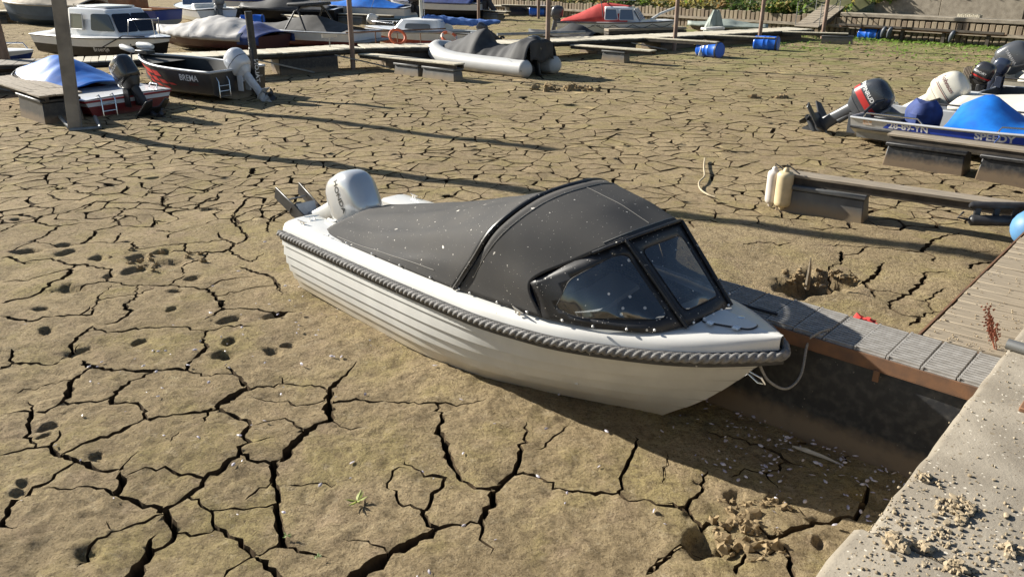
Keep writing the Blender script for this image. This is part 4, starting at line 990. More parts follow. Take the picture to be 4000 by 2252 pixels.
for side in (-1,1):
    TOP=cv3([(3.32,side*.70,1.02),(3.56,side*.53,1.195),(3.78,side*.30,1.335)],24)
    BOT=cv3([(3.43,side*.69,.79),(3.80,side*.595,.815),(4.13,side*.44,.845),(4.262,side*.25,.872)],24)
    def S(u,v):
        i=min(int(u*24),23);t=u*24-i
        a=BOT[i].lerp(BOT[i+1],t);c=TOP[i].lerp(TOP[i+1],t);p=a.lerp(c,v)
        p.y+=side*.02*math.sin(pi*v)*math.sin(pi*min(1,u*1.0)); return p
    W_=roundpoly([(.13,.34),(.24,.17),(.92,.13),(.94,.86),(.83,.90),(.36,.80)],.10,5)
    cut_panel(S,W_,16,10,'side_window_panel','side_window',BT)
def S(u,v):
    p=Vector((4.262,lerp(-.25,.25,u),.872)).lerp(Vector((3.78,lerp(-.30,.30,u),1.335+.018*math.sin(pi*u))),v)
    p.x+=.035*math.sin(pi*u)*(1-v*.6);return p
cut_panel(S,roundpoly([(.13,.15),(.87,.15),(.87,.85),(.13,.85)],.08,4),12,12,'front_window_panel','front_window',BT)
b=MB()
for side in (-1,1):
    b.tube([(4.275,side*.255,.868),(4.04,side*.28,1.10),(3.79,side*.305,1.342)],.014,8)
b.tube([p+Vector((.004,0,.006)) for p in cf[int(nb*.30):int(nb*.70)+1]],.012,8);b.build('pillar',BCANV,BT)
# canvas apron along the foredeck and press studs along the edge
b=MB()
apron=[(4.19,-.45),(4.27,-.27),(4.30,0),(4.27,.27),(4.19,.45)]
b.build if 0 else None
STUD=M('press stud',(.80,.79,.76),.35)
for k,x in enumerate([.75,1.05,1.45,1.85,2.25,2.6,2.72,3.0,3.3,3.58,3.8,4.0,4.15]):
    y=yr(x)-.083 if x<3.3 else None
    for side in (-1,1):
        if y is not None: p=(x,side*(y+.006),zr(x)+.140)
        else:
            i=np.interp(x,[3.36,3.80,4.13,4.262],[.695,.595,.44,.25]);z=np.interp(x,[3.36,3.80,4.13,4.262],[.785,.815,.845,.872]);p=(x,side*(float(i)+.014),float(z)+.016)
        b=MB();b.blob(p,.0095,0,8);b.build('press_stud',STUD,BT,smooth=60)
for k in range(5):
    y=-.2+.1*k;b=MB();b.blob((4.268+.03*math.cos(y*5),y,.89),.009,0,8);b.build('press_stud',STUD,BT,smooth=60)
# interior seen through the windows: sole, seat and helm
b=MB();b.box(.66,3.1,-.50,.50,.22,.24);b.build('cabin_sole',M('grey boat sole',(.32,.33,.34),.7,var=.2),BT)
b=MB();b.box(3.25,3.55,-.45,-.05,.24,.78);b.beam((3.5,-.45,.78),(3.62,-.05,.95),.3,.03);b.build('helm_console',M('pale grey moulding',(.5,.52,.54),.5),BT)
b=MB();b.box(2.4,2.8,-.5,.5,.24,.58);b.box(2.4,2.5,-.5,.5,.58,.9);b.build('bench_seat',M('blue seat vinyl',(.10,.15,.27),.5),BT,bevel=.03)

# ================================================================ outboard motors
PROPM=M('dark propeller',(.05,.05,.055),.35,.4)
def outboard(parent,loc,tilt=0.,scale=1.,col=(.7,.7,.7),legcol=None,band=None,text=None,textcol=(.02,.02,.02),side=-1,rough=.25,metal=0.,steer=0.,style=0,foil=False,tsize=.085,toff=(-.20,.32),shear=0.,name='outboard_motor',label=None,stripe=None,tbold=.01):
    key='motor paint %s'%(col,)
    PM=M(key+str(rough),col,rough,metal,var=.06,vscale=5,clear=.5)
    LM=M('motor leg %s'%(legcol or col,),legcol or col,.4,metal,var=.2,vscale=9)
    a=tilt;ca,sa=math.cos(a),math.sin(a)
    st=Matrix.Rotation(steer,3,'Z')
    def T(p):
        p=st@Vector(p)*scale
        return Vector((p.x*ca+p.z*sa,p.y,-p.x*sa+p.z*ca))+Vector(loc)
    if style==0: secs=[(.10,-.15,.19,.12),(.13,-.15,.235,.15),(.22,-.145,.265,.168),(.34,-.14,.265,.172),(.45,-.13,.25,.165),(.53,-.12,.215,.145),(.575,-.11,.165,.11),(.60,-.105,.09,.06)]
    elif style==1: secs=[(.10,-.15,.18,.12),(.12,-.15,.22,.15),(.20,-.15,.24,.16),(.40,-.15,.235,.155),(.48,-.145,.22,.145),(.52,-.14,.19,.125),(.535,-.135,.12,.08)]
    else: secs=[(.10,-.14,.15,.10),(.13,-.14,.18,.12),(.22,-.14,.20,.13),(.32,-.135,.195,.128),(.40,-.13,.17,.115),(.45,-.125,.13,.09),(.47,-.12,.07,.05)]
    zs=[s[0] for s in secs];fc,fx,fy=[crv(zs,[s[i] for s in secs]) for i in (1,2,3)]
    ex=3.0
    def sup(t,hx,hy):
        c,s=math.cos(t),math.sin(t);return hx*math.copysign(abs(c)**(2/ex),c),hy*math.copysign(abs(s)**(2/ex),s)
    b=MB();rings=[];nn=28
    for i in range(19):
        z=lerp(zs[0],zs[-1],1-(1-i/18)**1.15);ring=[]
        for j in range(nn):
            x,y=sup(2*pi*j/nn,fx(z),fy(z));ring.append(T((fc(z)+x,y,z)))
        rings.append(ring)
    b.loft(rings,True,(True,True));cowl=b.build(name,PM,parent,smooth=50)
    if label: cowl['label']=label
    ztop=zs[-1]
    # seam and lower pan
    b=MB();rings=[]
    for z,k in ((-.02,.62),(.04,.86),(.098,1.0)):
        rings.append([T((-.15+sup(2*pi*j/nn,.19*k,.125*k)[0],sup(2*pi*j/nn,.19*k,.125*k)[1],z)) for j in range(nn)])
    b.loft(rings,True,(True,True));b.build('lower_pan',LM,cowl,smooth=50)
    b=MB();rings=[]
    for z,hx,hy,xc in ((0,.10,.065,-.16),(-.2,.095,.05,-.17),(-.45,.10,.04,-.18),(-.56,.12,.035,-.18),(-.68,.075,.03,-.16)):
        rings.append([T((xc+hx*math.cos(t),hy*math.sin(t),z)) for t in np.linspace(0,2*pi,17)[:-1]])
    b.loft(rings,True,(True,True))
    b.add([T(p) for p in [(-.40,-.10,-.545),(-.40,.10,-.545),(-.10,.07,-.545),(-.02,0,-.545),(-.10,-.07,-.545),(-.40,-.10,-.557),(-.40,.10,-.557),(-.10,.07,-.557),(-.02,0,-.557),(-.10,-.07,-.557)]],[(0,1,2,3,4),(9,8,7,6,5)]+[(i,(i+1)%5,(i+1)%5+5,i+5)[::-1] for i in range(5)])
    b.build('drive_leg',LM,cowl,smooth=45)
    b=MB();rings=[]
    for x,r in ((.06,.008),(.03,.03),(-.05,.047),(-.2,.05),(-.30,.042)):
        rings.append([T((x-.05,r*math.cos(t),-.70+r*math.sin(t))) for t in np.linspace(0,2*pi,13)[:-1]])
    b.loft(rings,True,(True,True))
    sk=[(-.30,-.74),(-.05,-.735),(-.16,-.80),(-.27,-.87),(-.31,-.87)]
    for s in (1,): b.add([T((x,.008*s2*(1 if z>-.8 else .4),z)) for s2 in (1,-1) for x,z in sk],[(0,1,2,3,4),(9,8,7,6,5)]+[(i,i+5,(i+1)%5+5,(i+1)%5) for i in range(5)])
    b.build('gearcase',LM,cowl,smooth=45)
    b=MB();b.lathe([(.0,.0),(.042,.0),(.036,.09),(.012,.10),(0,.10)],12,None)
    hub=[T((-.35-v[2],v[0],-.70+v[1])) for v in b.v];b.v=[tuple(p) for p in hub]
    for k in range(3):
        t=2*pi*k/3+.5;g=[]
        for r in (.03,.08,.13,.155):
            wdt={.03:.5,.08:.75,.13:.62,.155:.15}[r]
            row=[]
            for q in (-1,-.3,.3,1):
                an=t+q*wdt*.75;row.append(T((-.39+q*.035*(1 if r<.15 else .3),r*math.cos(an),-.70+r*math.sin(an))))
            g.append(row)
        b.loft(g,False)
    b.build('propeller',PROPM,cowl,smooth=60,solid=.004)
    if foil==2:
        for s in (1,-1):
            b=MB();b.beam(T((-.17,s*.11,-.46)),T((-.62,s*.13,-.82)),.014*scale,.13*scale,up=(.0,0.,1));b.build('stabiliser_plate',BLACKPL,cowl,bevel=.004)
        b=MB();b.tube([T((-.50,-.13,-.72)),T((-.50,.13,-.72))],.008,6);b.build('stabiliser_strut',LM,cowl)
    elif foil:
        b=MB()
        for s in (1,-1):
            b.add([T(p) for p in [(-.06,s*.03,-.538),(-.16,s*.24,-.52),(-.52,s*.22,-.50),(-.58,s*.12,-.50),(-.40,s*.07,-.535),(-.06,s*.03,-.560),(-.16,s*.24,-.545),(-.52,s*.22,-.53),(-.58,s*.12,-.53),(-.40,s*.07,-.560)]],[(0,1,2,3,4),(9,8,7,6,5)]+[(i,i+5,(i+1)%5+5,(i+1)%5) for i in range(5)])
        b.build('hydrofoil',BLACKPL,cowl,smooth=0,bevel=.006)
    # clamp bracket stays on the transom
    b=MB();l=Vector(loc);sc=scale
    def bb(x0,x1,y0,y1,z0,z1): b.box(l.x+x0*sc,l.x+x1*sc,l.y+y0*sc,l.y+y1*sc,l.z+z0*sc,l.z+z1*sc)
    bb(-.10,.05,-.11,-.085,-.24,.06);bb(-.10,.05,.085,.11,-.24,.06);bb(-.07,.02,-.085,.085,-.05,.03)
    b.tube([T((-.09,0,-.04)),T((-.10,0,-.30))],.045*sc,10);b.build('clamp_bracket',LM,cowl,smooth=40,bevel=.006)
    def surf(x,z,o=.003):
        hx,hy=fx(z),fy(z);q=min(.98,abs((x-fc(z))/hx));y=hy*(1-q**ex)**(1/ex)+o/scale
        return (x,side*y,z)
    if stripe:
        for (z0,z1,scol) in stripe:
            b=MB();rings=[]
            for z in np.linspace(z0,z1,4):
                rings.append([T((fc(z)+sup(2*pi*j/nn,fx(z)+.0025,fy(z)+.0025)[0],sup(2*pi*j/nn,fx(z)+.0025,fy(z)+.0025)[1],z)) for j in range(nn)])
            b.loft(rings,True);b.build('decal_band',M('decal %s'%(scol,),scol,.35),cowl,smooth=60)
    if text:
        sgn=1 if side<0 else -1
        TM=M('decal ink %s'%(textcol,),textcol,.4)
        lettering(text,tsize,TM,cowl,lambda x,y:T(surf(sgn*(toff[0]+x)+(0 if side<0 else 0)-0*.1 if side<0 else -(toff[0]+x)-.28,toff[1]+y)),shear=shear,bold=tbold)
    return cowl
H_=outboard(BT,(-.14,0,.47),tilt=R(60),scale=1.12,col=(.60,.61,.62),legcol=(.5,.51,.51),metal=.35,rough=.2,text='HONDA',side=-1,foil=2,tsize=.082,toff=(-.335,.355))
b=MB();b.box(-.12,.10,-.20,.20,.40,.56);b.build('motor_bracket',WHITE,BT,bevel=.02)

# ================================================================ generic boat building
class Hull:
    """simple hull form. local x from transom (0) to stem (L), y to port, z up."""
    def __init__(s,L,B,D,sheer=.15,t0=.45,sw=.92,pw=2.2,chine=.80,zc=.30,over=.35,bowz=.25,flare=0.):
        s.__dict__.update(L=L,B=B,D=D,sheer=sheer,t0=t0,sw=sw,pw=pw,chine=chine,zc=zc,over=over,bowz=bowz,flare=flare)
    def hb(s,t):
        if t<s.t0: return s.B/2*lerp(s.sw,1,math.sin(pi/2*t/s.t0))
        return s.B/2*(1-((t-s.t0)/(1-s.t0))**s.pw)
    def zs(s,t): return s.D+s.sheer*t*t
    def pt(s,t,q,side=-1):
        zs=s.zs(t);hb=s.hb(t);zk=s.bowz*max(0,(t-.6)/.4)**2;zc=lerp(s.zc*s.D,zk+.55*(zs-zk),max(0,(t-.4)/.6)**2);hc=hb*s.chine*(1-.4*t**4)
        if q<=.7: k=q/.7; y=lerp(hb,hc,k)+s.flare*math.sin(pi*k)*hb; z=lerp(zs,zc,k)
        else: k=(q-.7)/.3; y=lerp(hc,0,k);z=lerp(zc,zk-.03,k)
        x=t*s.L-s.over*t**5*(zs-z)/max(.1,zs)
        return Vector((x,side*y,z))
    def gun(s,t,side=-1,dy=0,dz=0):
        return Vector((t*s.L,side*(s.hb(t)+dy),s.zs(t)+dz))
    def skin(s,parent,mats,bands=(0,1),name='hull',nt=22,nq=14):
        """bands: q boundaries; one mesh per material band, the upper one is the part 'hull'"""
        out=[]
        for k,(q0,q1) in enumerate(zip(bands[:-1],bands[1:])):
            b=MB();m=max(2,int(nq*(q1-q0)+1))
            qs=[lerp(q0,q1,j/m) for j in range(m+1)]
            for side in (-1,1): b.loft([[s.pt(i/nt,q,side) for i in range(nt+1)] for q in qs],False)
            tr=[s.pt(0,q,-1) for q in qs];b.add(tr+[Vector((p.x,-p.y,p.z)) for p in tr[::-1]],[tuple(range(2*len(tr)))])
            out.append(b.build(name if k==0 else ('hull_band' if k<len(bands)-2 else 'hull_bottom'),mats[k],parent if k==0 else out[0],smooth=32))
        return out[0]
    def rail(s,parent,mat,r=.03,name='rub_rail',dz=0,dy=.0,n=30,stern=True,parts=None):
        P=[s.gun(i/n,-1,dy,dz) for i in range(n+1)];P=P+[Vector((p.x,-p.y,p.z)) for p in P[-2::-1]]
        if stern: P=P+[P[0]]
        b=MB();b.tube(P,r,7,not stern);return b.build(name,mat,parent,smooth=60)
    def inside(s,parent,mat,floor=.15,wall=.07,t1=.93,name='inner_liner',cap=True):
        b=MB();n=20;rows=[]
        for side in (-1,1):
            rows=[]
            for i in range(n+1):
                t=lerp(.015,t1,i/n);g=s.gun(t,side);h=max(.01,s.hb(t)-wall)
                x=g.x if i else .06
                rows.append([Vector((x if i else 0.0,side*s.hb(t),s.zs(t)+.004)),Vector((x,side*h,s.zs(t)+.006)),Vector((x,side*max(.01,h*.82),floor)),Vector((x,0,floor))])
            b.loft(rows,False)
        b.add([Vector((.06,-s.hb(0)+wall,s.zs(0)+.006)),Vector((.06,s.hb(0)-wall,s.zs(0)+.006)),Vector((.06,(s.hb(0)-wall)*.82,floor)),Vector((.06,-(s.hb(0)-wall)*.82,floor))],[(0,1,2,3)])
        return b.build(name,mat,parent,smooth=30)
    def deck(s,parent,mat,t0=.0,t1=1.,camber=.05,name='deck',dz=.0):
        b=MB();n=16;b.loft([[Vector((t*s.L,v*s.hb(t),s.zs(t)+.004+dz+camber*(1-v*v)*min(1,s.hb(t)*3))) for v in np.linspace(-1,1,9)] for t in np.linspace(t0,t1,n)],False)
        return b.build(name,mat,parent,smooth=50)
    def tarp(s,parent,mat,ridge,t0=0.,t1=1.,hang=.10,p=1.6,fold=.02,seed=0,name='tarp',nu=36,nv=28,out=.02,base=.0):
        """cloth from gunwale to gunwale over a ridge line ridge(t), with a short hanging skirt"""
        def f(u,v):
            t=lerp(t0,t1,u);q=v*2-1;a=abs(q);k=min(1,a/.86);hb=s.hb(t)
            y=math.copysign((hb+out)*min(1,k),q);z=s.zs(t)+base+ridge(t)*(1-k**p)
            if a>.86: z=s.zs(t)+base-hang*(a-.86)/.14;y=math.copysign(hb+out+.01*math.sin(t*60+seed),q)
            fz=fold*noise.noise(Vector((t*9+seed,q*2.2,seed)))+fold*.7*math.sin(t*34+5*noise.noise(Vector((t*4,q*2,seed+5))))*k**1.5+fold*.6*noise.noise(Vector((t*26,q*3.5,seed+9)))
            if a<=.86: z+=fz*min(1,ridge(t)*5)*(1-.7*k**6)
            else: y+=math.copysign(fz*.5,q)
            return Vector((t*s.L+(.03 if u>=1 else -.03 if u<=0 else 0),y,z))
        b=MB();b.grid(f,nu,nv);o=b.build(name,mat,parent,smooth=60,solid=.004);o['fn']=0;del o['fn'];return o,f
def rail_tube(parent,pts,r=.012,mat=None,name='hand_rail',n=6):
    b=MB();b.tube(pts,r,n);return b.build(name,mat or CHROME,parent,smooth=60)
def ladder(parent,x,y,z0,z1,w=.28,rungs=3,lean=.0,name='boarding_ladder'):
    b=MB()
    for s in (-1,1): b.tube([(x+.06,y+s*w/2,z1+.12),(x-.04,y+s*w/2,z1+.16),(x-.10,y+s*w/2,z1+.08),(x-.10-lean,y+s*w/2,z0)],.014,6)
    for k in range(rungs):
        z=lerp(z0+.03,z1-.02,k/max(1,rungs-1));b.tube([(x-.10-lean*.5,y-w/2,z),(x-.10-lean*.5,y+w/2,z)],.013,6)
    return b.build(name,CHROME,parent,smooth=60)
ALU=dirt_gradient(M('bare aluminium',(.52,.52,.50),.42,.55,var=.2,vscale=5,stretch=(1,1,3)),.0,.22,(.36,.27,.16),5.,.9)
ALUTOP=M('painted aluminium',(.55,.56,.57),.4,.25,var=.1,vscale=6)
BLUESTR=M('blue stripe',(.025,.075,.50),.35)
BLUETARP=M('blue tarpaulin',(.012,.17,.62),.45,var=.25,vscale=5,col2=(.01,.12,.48),bump=.004,bscale=60)
NAVYCLOTH=M('navy cloth',(.025,.055,.21),.75,var=.4,vscale=6,col2=(.015,.03,.12),bump=.004,bscale=40)
CREAMTARP=M('cream tarpaulin',(.62,.59,.52),.7,var=.12,vscale=4,bump=.004,bscale=30)
WHITEINK=M('white lettering',(.8,.8,.8),.4);BLACKINK=M('black lettering',(.02,.02,.025),.4)
DECKWH=M('white deck paint',(.70,.71,.71),.4,var=.12,vscale=5)
GREYCLOTH=M('grey boat cover',(.46,.445,.43),.8,var=.25,vscale=3,col2=(.36,.35,.34),bump=.004,bscale=50)
BLACKCLOTH=M('black boat cover',(.028,.028,.03),.75,var=.35,vscale=5,col2=(.05,.05,.052),bump=.004,bscale=40)
# ================================================================ right-hand boats and fingers
def plank_finger(name,label,a,b_,z,w,blocks,matp=WOOD,group='finger jetties',planks=2,n_along=1,barrel=None,stub=None):
    """finger: long planks side by side on a dark beam; blocks: (d0,d1,width,height,mat) floats along it"""
    a=Vector((a[0],a[1],0));e=Vector((b_[0],b_[1],0));d=e-a;L=d.length;ang=math.atan2(d.y,d.x)
    t=thing(name,label,'jetty',(a.x,a.y,0),ang,group)
    pw=w/planks
    for k in range(planks):
        x=0
        while x<L-.01:
            l=min(L-x,random.uniform(2.2,3.2));b=MB();y0=-w/2+k*pw
            b.box(x+.004,x+l-.004,y0+.004,y0+pw-.004,z-.035,z);o=b.build('plank',matp,t,bevel=.004);o.location.z=random.uniform(-.004,.004);x+=l
    for s in (-1,1):
        b=MB();b.box(.02,L,s*w*.32-.025,s*w*.32+.025,z-.13,z-.04);b.build('bearer',DARKWOOD,t)
    for i,(d0,d1,bw,bh,m) in enumerate(blocks):
        b=MB();tp=.04
        v=[(d0,-bw/2,-.08),(d1,-bw/2,-.08),(d1,bw/2,-.08),(d0,bw/2,-.08),(d0+tp,-bw/2+tp,bh-.06),(d1-tp,-bw/2+tp,bh-.06),(d1-tp,bw/2-tp,bh-.06),(d0+tp,bw/2-tp,bh-.06)]
        b.add(v,[(0,3,2,1),(4,5,6,7),(0,1,5,4),(1,2,6,5),(2,3,7,6),(3,0,4,7)]);b.build('float',m,t,bevel=.015)
        b=MB();b.box(d0+.01,d1-.01,-bw/2+.0,bw/2,bh-.055,bh);b.build('float_lip',m,t,bevel=.012)
    return t
plank_finger('finger_jetty','weathered plank finger jetty with two old fenders hanging at its end',(3.50,10.12),(6.6,7.95),.49,.26,[(.02,1.12,.36,.36,FLOATGREY),(3.2,4.2,.36,.36,FLOATGREY)],planks=1)
plank_finger('finger_jetty','weathered plank finger jetty in front of the blue striped aluminium boat',(6.02,12.62),(9.6,9.45),.50,.30,[(.02,1.2,.50,.38,FLOATBLK),(1.35,4.2,.46,.38,FLOATBLK)],planks=2)
def fender(label,x,y,r,L,col,ang=0):
    t=thing('boat_fender',label,'fender',(x,y,.015),0,'old fenders on the finger jetty')
    m=M('fender vinyl %s'%(col,),col,.5,var=.2,vscale=6,col2=tuple(c*.75 for c in col))
    b=MB();b.lathe([(.02,0),(.035,.02),(.04,.05),(r*.80,.06),(r*.98,.085),(r,.12),(r,L-.12),(r*.98,L-.085),(r*.80,L-.06),(.04,L-.05),(.035,L-.02),(.02,L)],20);b.build('fender_body',m,t,smooth=60)
    b=MB();b.tube([(0,0,L-.02),(.01,.03,L+.03),(.06,-.02,L-.0),(.14,-.1,L-.06)],.009,6);b.build('lanyard',DARKROPE,t)
fender('grubby white fender, left one of the pair on the plank finger',3.40,10.07,.083,.54,(.66,.60,.55))
fender('cream yellow fender, right one of the pair on the plank finger',3.50,9.93,.105,.56,(.66,.53,.32))
# black slotted dock fender and blue buoy at the right edge
t=thing('dock_fender','black slotted plastic dock fender hanging on the plank finger at the right','fender',(4.93,8.22,.40),R(-3))
b=MB();b.tube([(0,-.02,.02),(.03,-.02,.02),(1.1,-.02,.02)],[.03,.06,.06],12);b.build('lower_tube',BLACKPL,t,smooth=50)
b=MB();b.tube([(0,.03,.17),(.03,.03,.17),(1.1,.03,.17)],[.02,.045,.045],12);b.build('upper_tube',BLACKPL,t,smooth=50)
for k in range(6):
    b=MB();b.box(.05+k*.2,.12+k*.2,-.01,.03,.04,.16);b.build('web',BLACKPL,t,bevel=.01)
b=MB();b.tube([(.02,-.02,.02),(-.12,-.02,.05),(-.05,.02,.1)],.012,6);b.build('end_cord',DARKROPE,t)
t=thing('mooring_buoy','round light blue buoy behind the walkway at the right edge','buoy',(5.33,7.75,.30))
b=MB();b.blob((0,0,.17),.20,0,20);b.build('buoy_ball',M('pale blue buoy',(.10,.25,.46),.5,var=.2,vscale=5),t,smooth=80)
b=MB();b.lathe([(.03,0),(.045,.02),(.045,.07),(.03,.09)],12,Matrix.Translation((0,0,.35)));b.build('buoy_eye',M('pale blue buoy',(.1,.2,.4)),t)
# --- Speedy: blue striped aluminium boat
SP=thing('aluminium_boat','aluminium boat with blue stripe, white SPEEDY lettering and dark tilted outboard','boat',(6.50,14.50,-.05),R(-46))
h=Hull(5.2,1.72,.55,sheer=.22,t0=.35,sw=.98,pw=2.4,chine=.90,zc=.62,over=.4)
h.skin(SP,[ALUTOP,ALU],(0,.56,1))
h.inside(SP,M('grey inner aluminium',(.30,.31,.32),.5,.3,var=.2),.18,.10)
h.rail(SP,ALUTOP,.022,'gunwale_rail')
b=MB();P_=[h.pt(i/30,.58,-1)+Vector((0,-.012,0)) for i in range(31)];P2=[Vector((p.x,-p.y,p.z)) for p in P_[::-1]]
b.tube(P_+P2[1:],.022,6);b.build('rubber_strake',BLACKPL,SP,smooth=60)
def on_hull(h,x0,q0,sc=1,side=-1,off=.005,dirn=1,hq=.7):
    """text mapper on a hull side: x along the hull, y up the side"""
    def f(x,y):
        t=min(.999,max(0,(x0+dirn*x)/h.L));L0=(h.pt(t,0,side)-h.pt(t,.7,side)).length
        q=q0-y/L0*.7
        p=h.pt(t,q,side);p.y+=side*off;return p
    return f
b=MB()
def strip(h,x0,x1,q0,q1,side=-1,off=.004,n=30,slant=0):
    rows=[]
    for i in range(n+1):
        x=lerp(x0,x1,i/n);row=[]
        for q in (q0,q1):
            t=(x+(slant if q==q0 else 0))/h.L;p=h.pt(min(.995,t),q,side);p.y+=side*off;row.append(p)
        rows.append(row)
    return rows
b.loft(strip(h,.56,4.6,.10,.40,slant=.10),False);b.build('blue_stripe',BLUESTR,SP,smooth=60)
lettering('28-89-YN',.16,WHITEINK,SP,on_hull(h,.66,.355,off=.008),bold=.03)
lettering('SPEEDY',.17,WHITEINK,SP,on_hull(h,2.0,.36,off=.008),bold=.035)
for k in (0,1):
    b=MB();b.loft(strip(h,2.9+k*.2,2.98+k*.2,.10,.40,off=.007,n=2,slant=.06),False);b.build('stripe_break',ALUTOP,SP)
b=MB()
for (x,z,r) in ((.50,.40,.03),(.56,.43,.035),(.62,.40,.028)): pass
b.loft(strip(h,.22,.38,.10,.34,off=.006,n=4),False);b.build('round_sticker',M('orange sticker',(.62,.28,.08),.5,var=.6,vscale=30,col2=(.75,.72,.66)),SP)
for x0 in (.2,2.3):
    rail_tube(SP,[h.gun(x0/5.2,-1,-.05,.0),h.gun((x0+.05)/5.2,-1,-.05,.09),h.gun((x0+.9)/5.2,-1,-.05,.09),h.gun((x0+1.0)/5.2,-1,-.05,.0)],.016)
outboard(SP,(-.22,0,.42),tilt=R(52),scale=1.2,col=(.045,.05,.06),legcol=(.06,.065,.075),text='EVINRUDE',textcol=(.75,.75,.75),side=-1,tsize=.085,toff=(-.40,.33),stripe=[(.20,.30,(.42,.03,.03))],foil=True,rough=.28,tbold=.02)
b=MB();b.box(.25,.75,-.5,.1,.50,.56);b.build('black_seat',BLACKPL,SP,bevel=.02)
rail_tube(SP,[(.10,-.52,.60),(.2,-.35,.78),(.28,-.05,.80),(.25,.3,.70)],.03,BLACKPL,'splash_tube')
# covered helm seat
b=MB()
def cover(u,v):
    a=2*pi*u;k=1+.10*math.cos(4*a)+.09*abs(math.sin(5.5*a+.6))*(1.1-v)-.05
    r=.27*k*(1.0 if v<.75 else lerp(1,.55,(v-.75)/.25))*(1-.06*math.sin(v*6));return Vector((1.0+r*math.cos(a),-.30+r*math.sin(a),.22+.66*v+(.03*math.cos(2*a) if v>.7 else 0)))
b.grid(cover,32,10);top=[cover(i/32,1) for i in range(32)];b.add(top,[tuple(range(32))]);b.build('helm_cover',NAVYCLOTH,SP,smooth=22)
o,f=h.tarp(SP,BLUETARP,lambda t:.05+.44*math.exp(-((t-.36)/.09)**2)+.10*math.exp(-((t-.9)/.12)**2),.29,.97,hang=.02,p=1.1,fold=.03,seed=3,out=-.12,name='blue_tarp',base=-.02)
rail_tube(SP,[h.gun(.44,-1,-.05,.02),h.gun(.455,-1,.03,-.05),(2.35,-1.1,.46),(2.25,-1.35,.50)],.011,M('blue rope',(.02,.06,.22),.8),'mooring_line')
# --- boat with cream cover and white outboard
JB=thing('covered_boat','white boat under a cream tarpaulin with cream Johnson outboard tilted up','boat',(8.15,15.25,0),R(-46))
h=Hull(5.2,1.75,.62,sheer=.2,t0=.35,sw=.95)
h.skin(JB,[DECKWH,DECKWH],(0,.4,1));h.rail(JB,BLACKPL,.022)
h.tarp(JB,CREAMTARP,lambda t:.10+.16*math.exp(-((t-.45)/.2)**2),.08,.98,hang=.06,p=2.,fold=.03,seed=8,name='cream_tarp')
lettering('1-112-YX',.15,BLACKINK,JB,on_hull(h,2.2,.34,off=.012),bold=.02)
outboard(JB,(-.10,0,.46),tilt=R(52),scale=1.12,col=(.66,.63,.54),text='Johnson',textcol=(.16,.06,.05),side=-1,tsize=.10,toff=(-.36,.34),rough=.3,stripe=[(.235,.245,(.25,.06,.04)),(.26,.268,(.06,.05,.05))])
b=MB();b.box(.05,.5,.15,.55,.63,.72);b.build('stern_box',DECKWH,JB,bevel=.02)
# --- dinghy with small mercury motor and red cover
DB=thing('open_dinghy','grey open dinghy with red seat cover and small black outboard','boat',(9.85,16.75,0),R(-46))
h=Hull(4.2,1.6,.55,sheer=.18,t0=.35,sw=.95);h.skin(DB,[ALUTOP,ALU],(0,.5,1));h.inside(DB,M('dark dinghy floor',(.06,.06,.06),.7),.2,.07);h.rail(DB,ALUTOP,.02)
h.tarp(DB,M('red cover',(.50,.07,.04),.7,var=.2),lambda t:.06,.35,.95,hang=.03,p=2,fold=.01,seed=2,name='red_cover')
outboard(DB,(-.08,-.1,.6),tilt=R(20),scale=1.0,col=(.03,.03,.035),text='MERCURY',textcol=(.6,.6,.6),side=-1,tsize=.06,toff=(-.31,.24),stripe=[(.16,.19,(.5,.03,.03))],style=2)
o=outboard(DB,(.05,.55,.72),tilt=R(15),scale=.85,col=(.03,.04,.07),style=2,name='auxiliary_motor')
rail_tube(DB,[(.0,.55,.98),(.3,.5,1.0),(.45,.48,1.06)],.015,BLACKPL,'tiller')
b=MB()
for k in range(5): b.beam((-.45+.0*k,-.35+.1*k,.55),(-.42,-.33+.1*k,.98),.06,.02)
b.build('transom_slats',WOOD,DB)
# --- boat with big dark motor and cream top behind
YB=thing('covered_boat','cream covered boat farthest back on the right with big dark grey outboard','boat',(11.1,18.35,0),R(-46))
h=Hull(5.4,1.9,.68,sheer=.2,t0=.35,sw=.95);h.skin(YB,[M('cream gelcoat',(.62,.59,.50),.4,var=.1),DECKWH],(0,.5,1));h.rail(YB,BLACKPL,.02)
h.tarp(YB,M('cream grey tarp',(.60,.58,.50),.7,var=.15),lambda t:.12+.12*math.exp(-((t-.35)/.15)**2),.10,.98,hang=.05,p=1.8,fold=.02,seed=12,name='cream_cover')
outboard(YB,(-.1,.0,.62),tilt=R(50),scale=1.3,col=(.075,.08,.09),text='YAMAHA',textcol=(.35,.35,.36),side=-1,tsize=.07,toff=(-.30,.30))
b=MB();b.box(1.0,1.6,-.5,.3,.85,1.08);b.box(1.7,2.0,-.4,.0,.9,1.15);b.build('deck_gear',BLACKCLOTH,YB,bevel=.05)
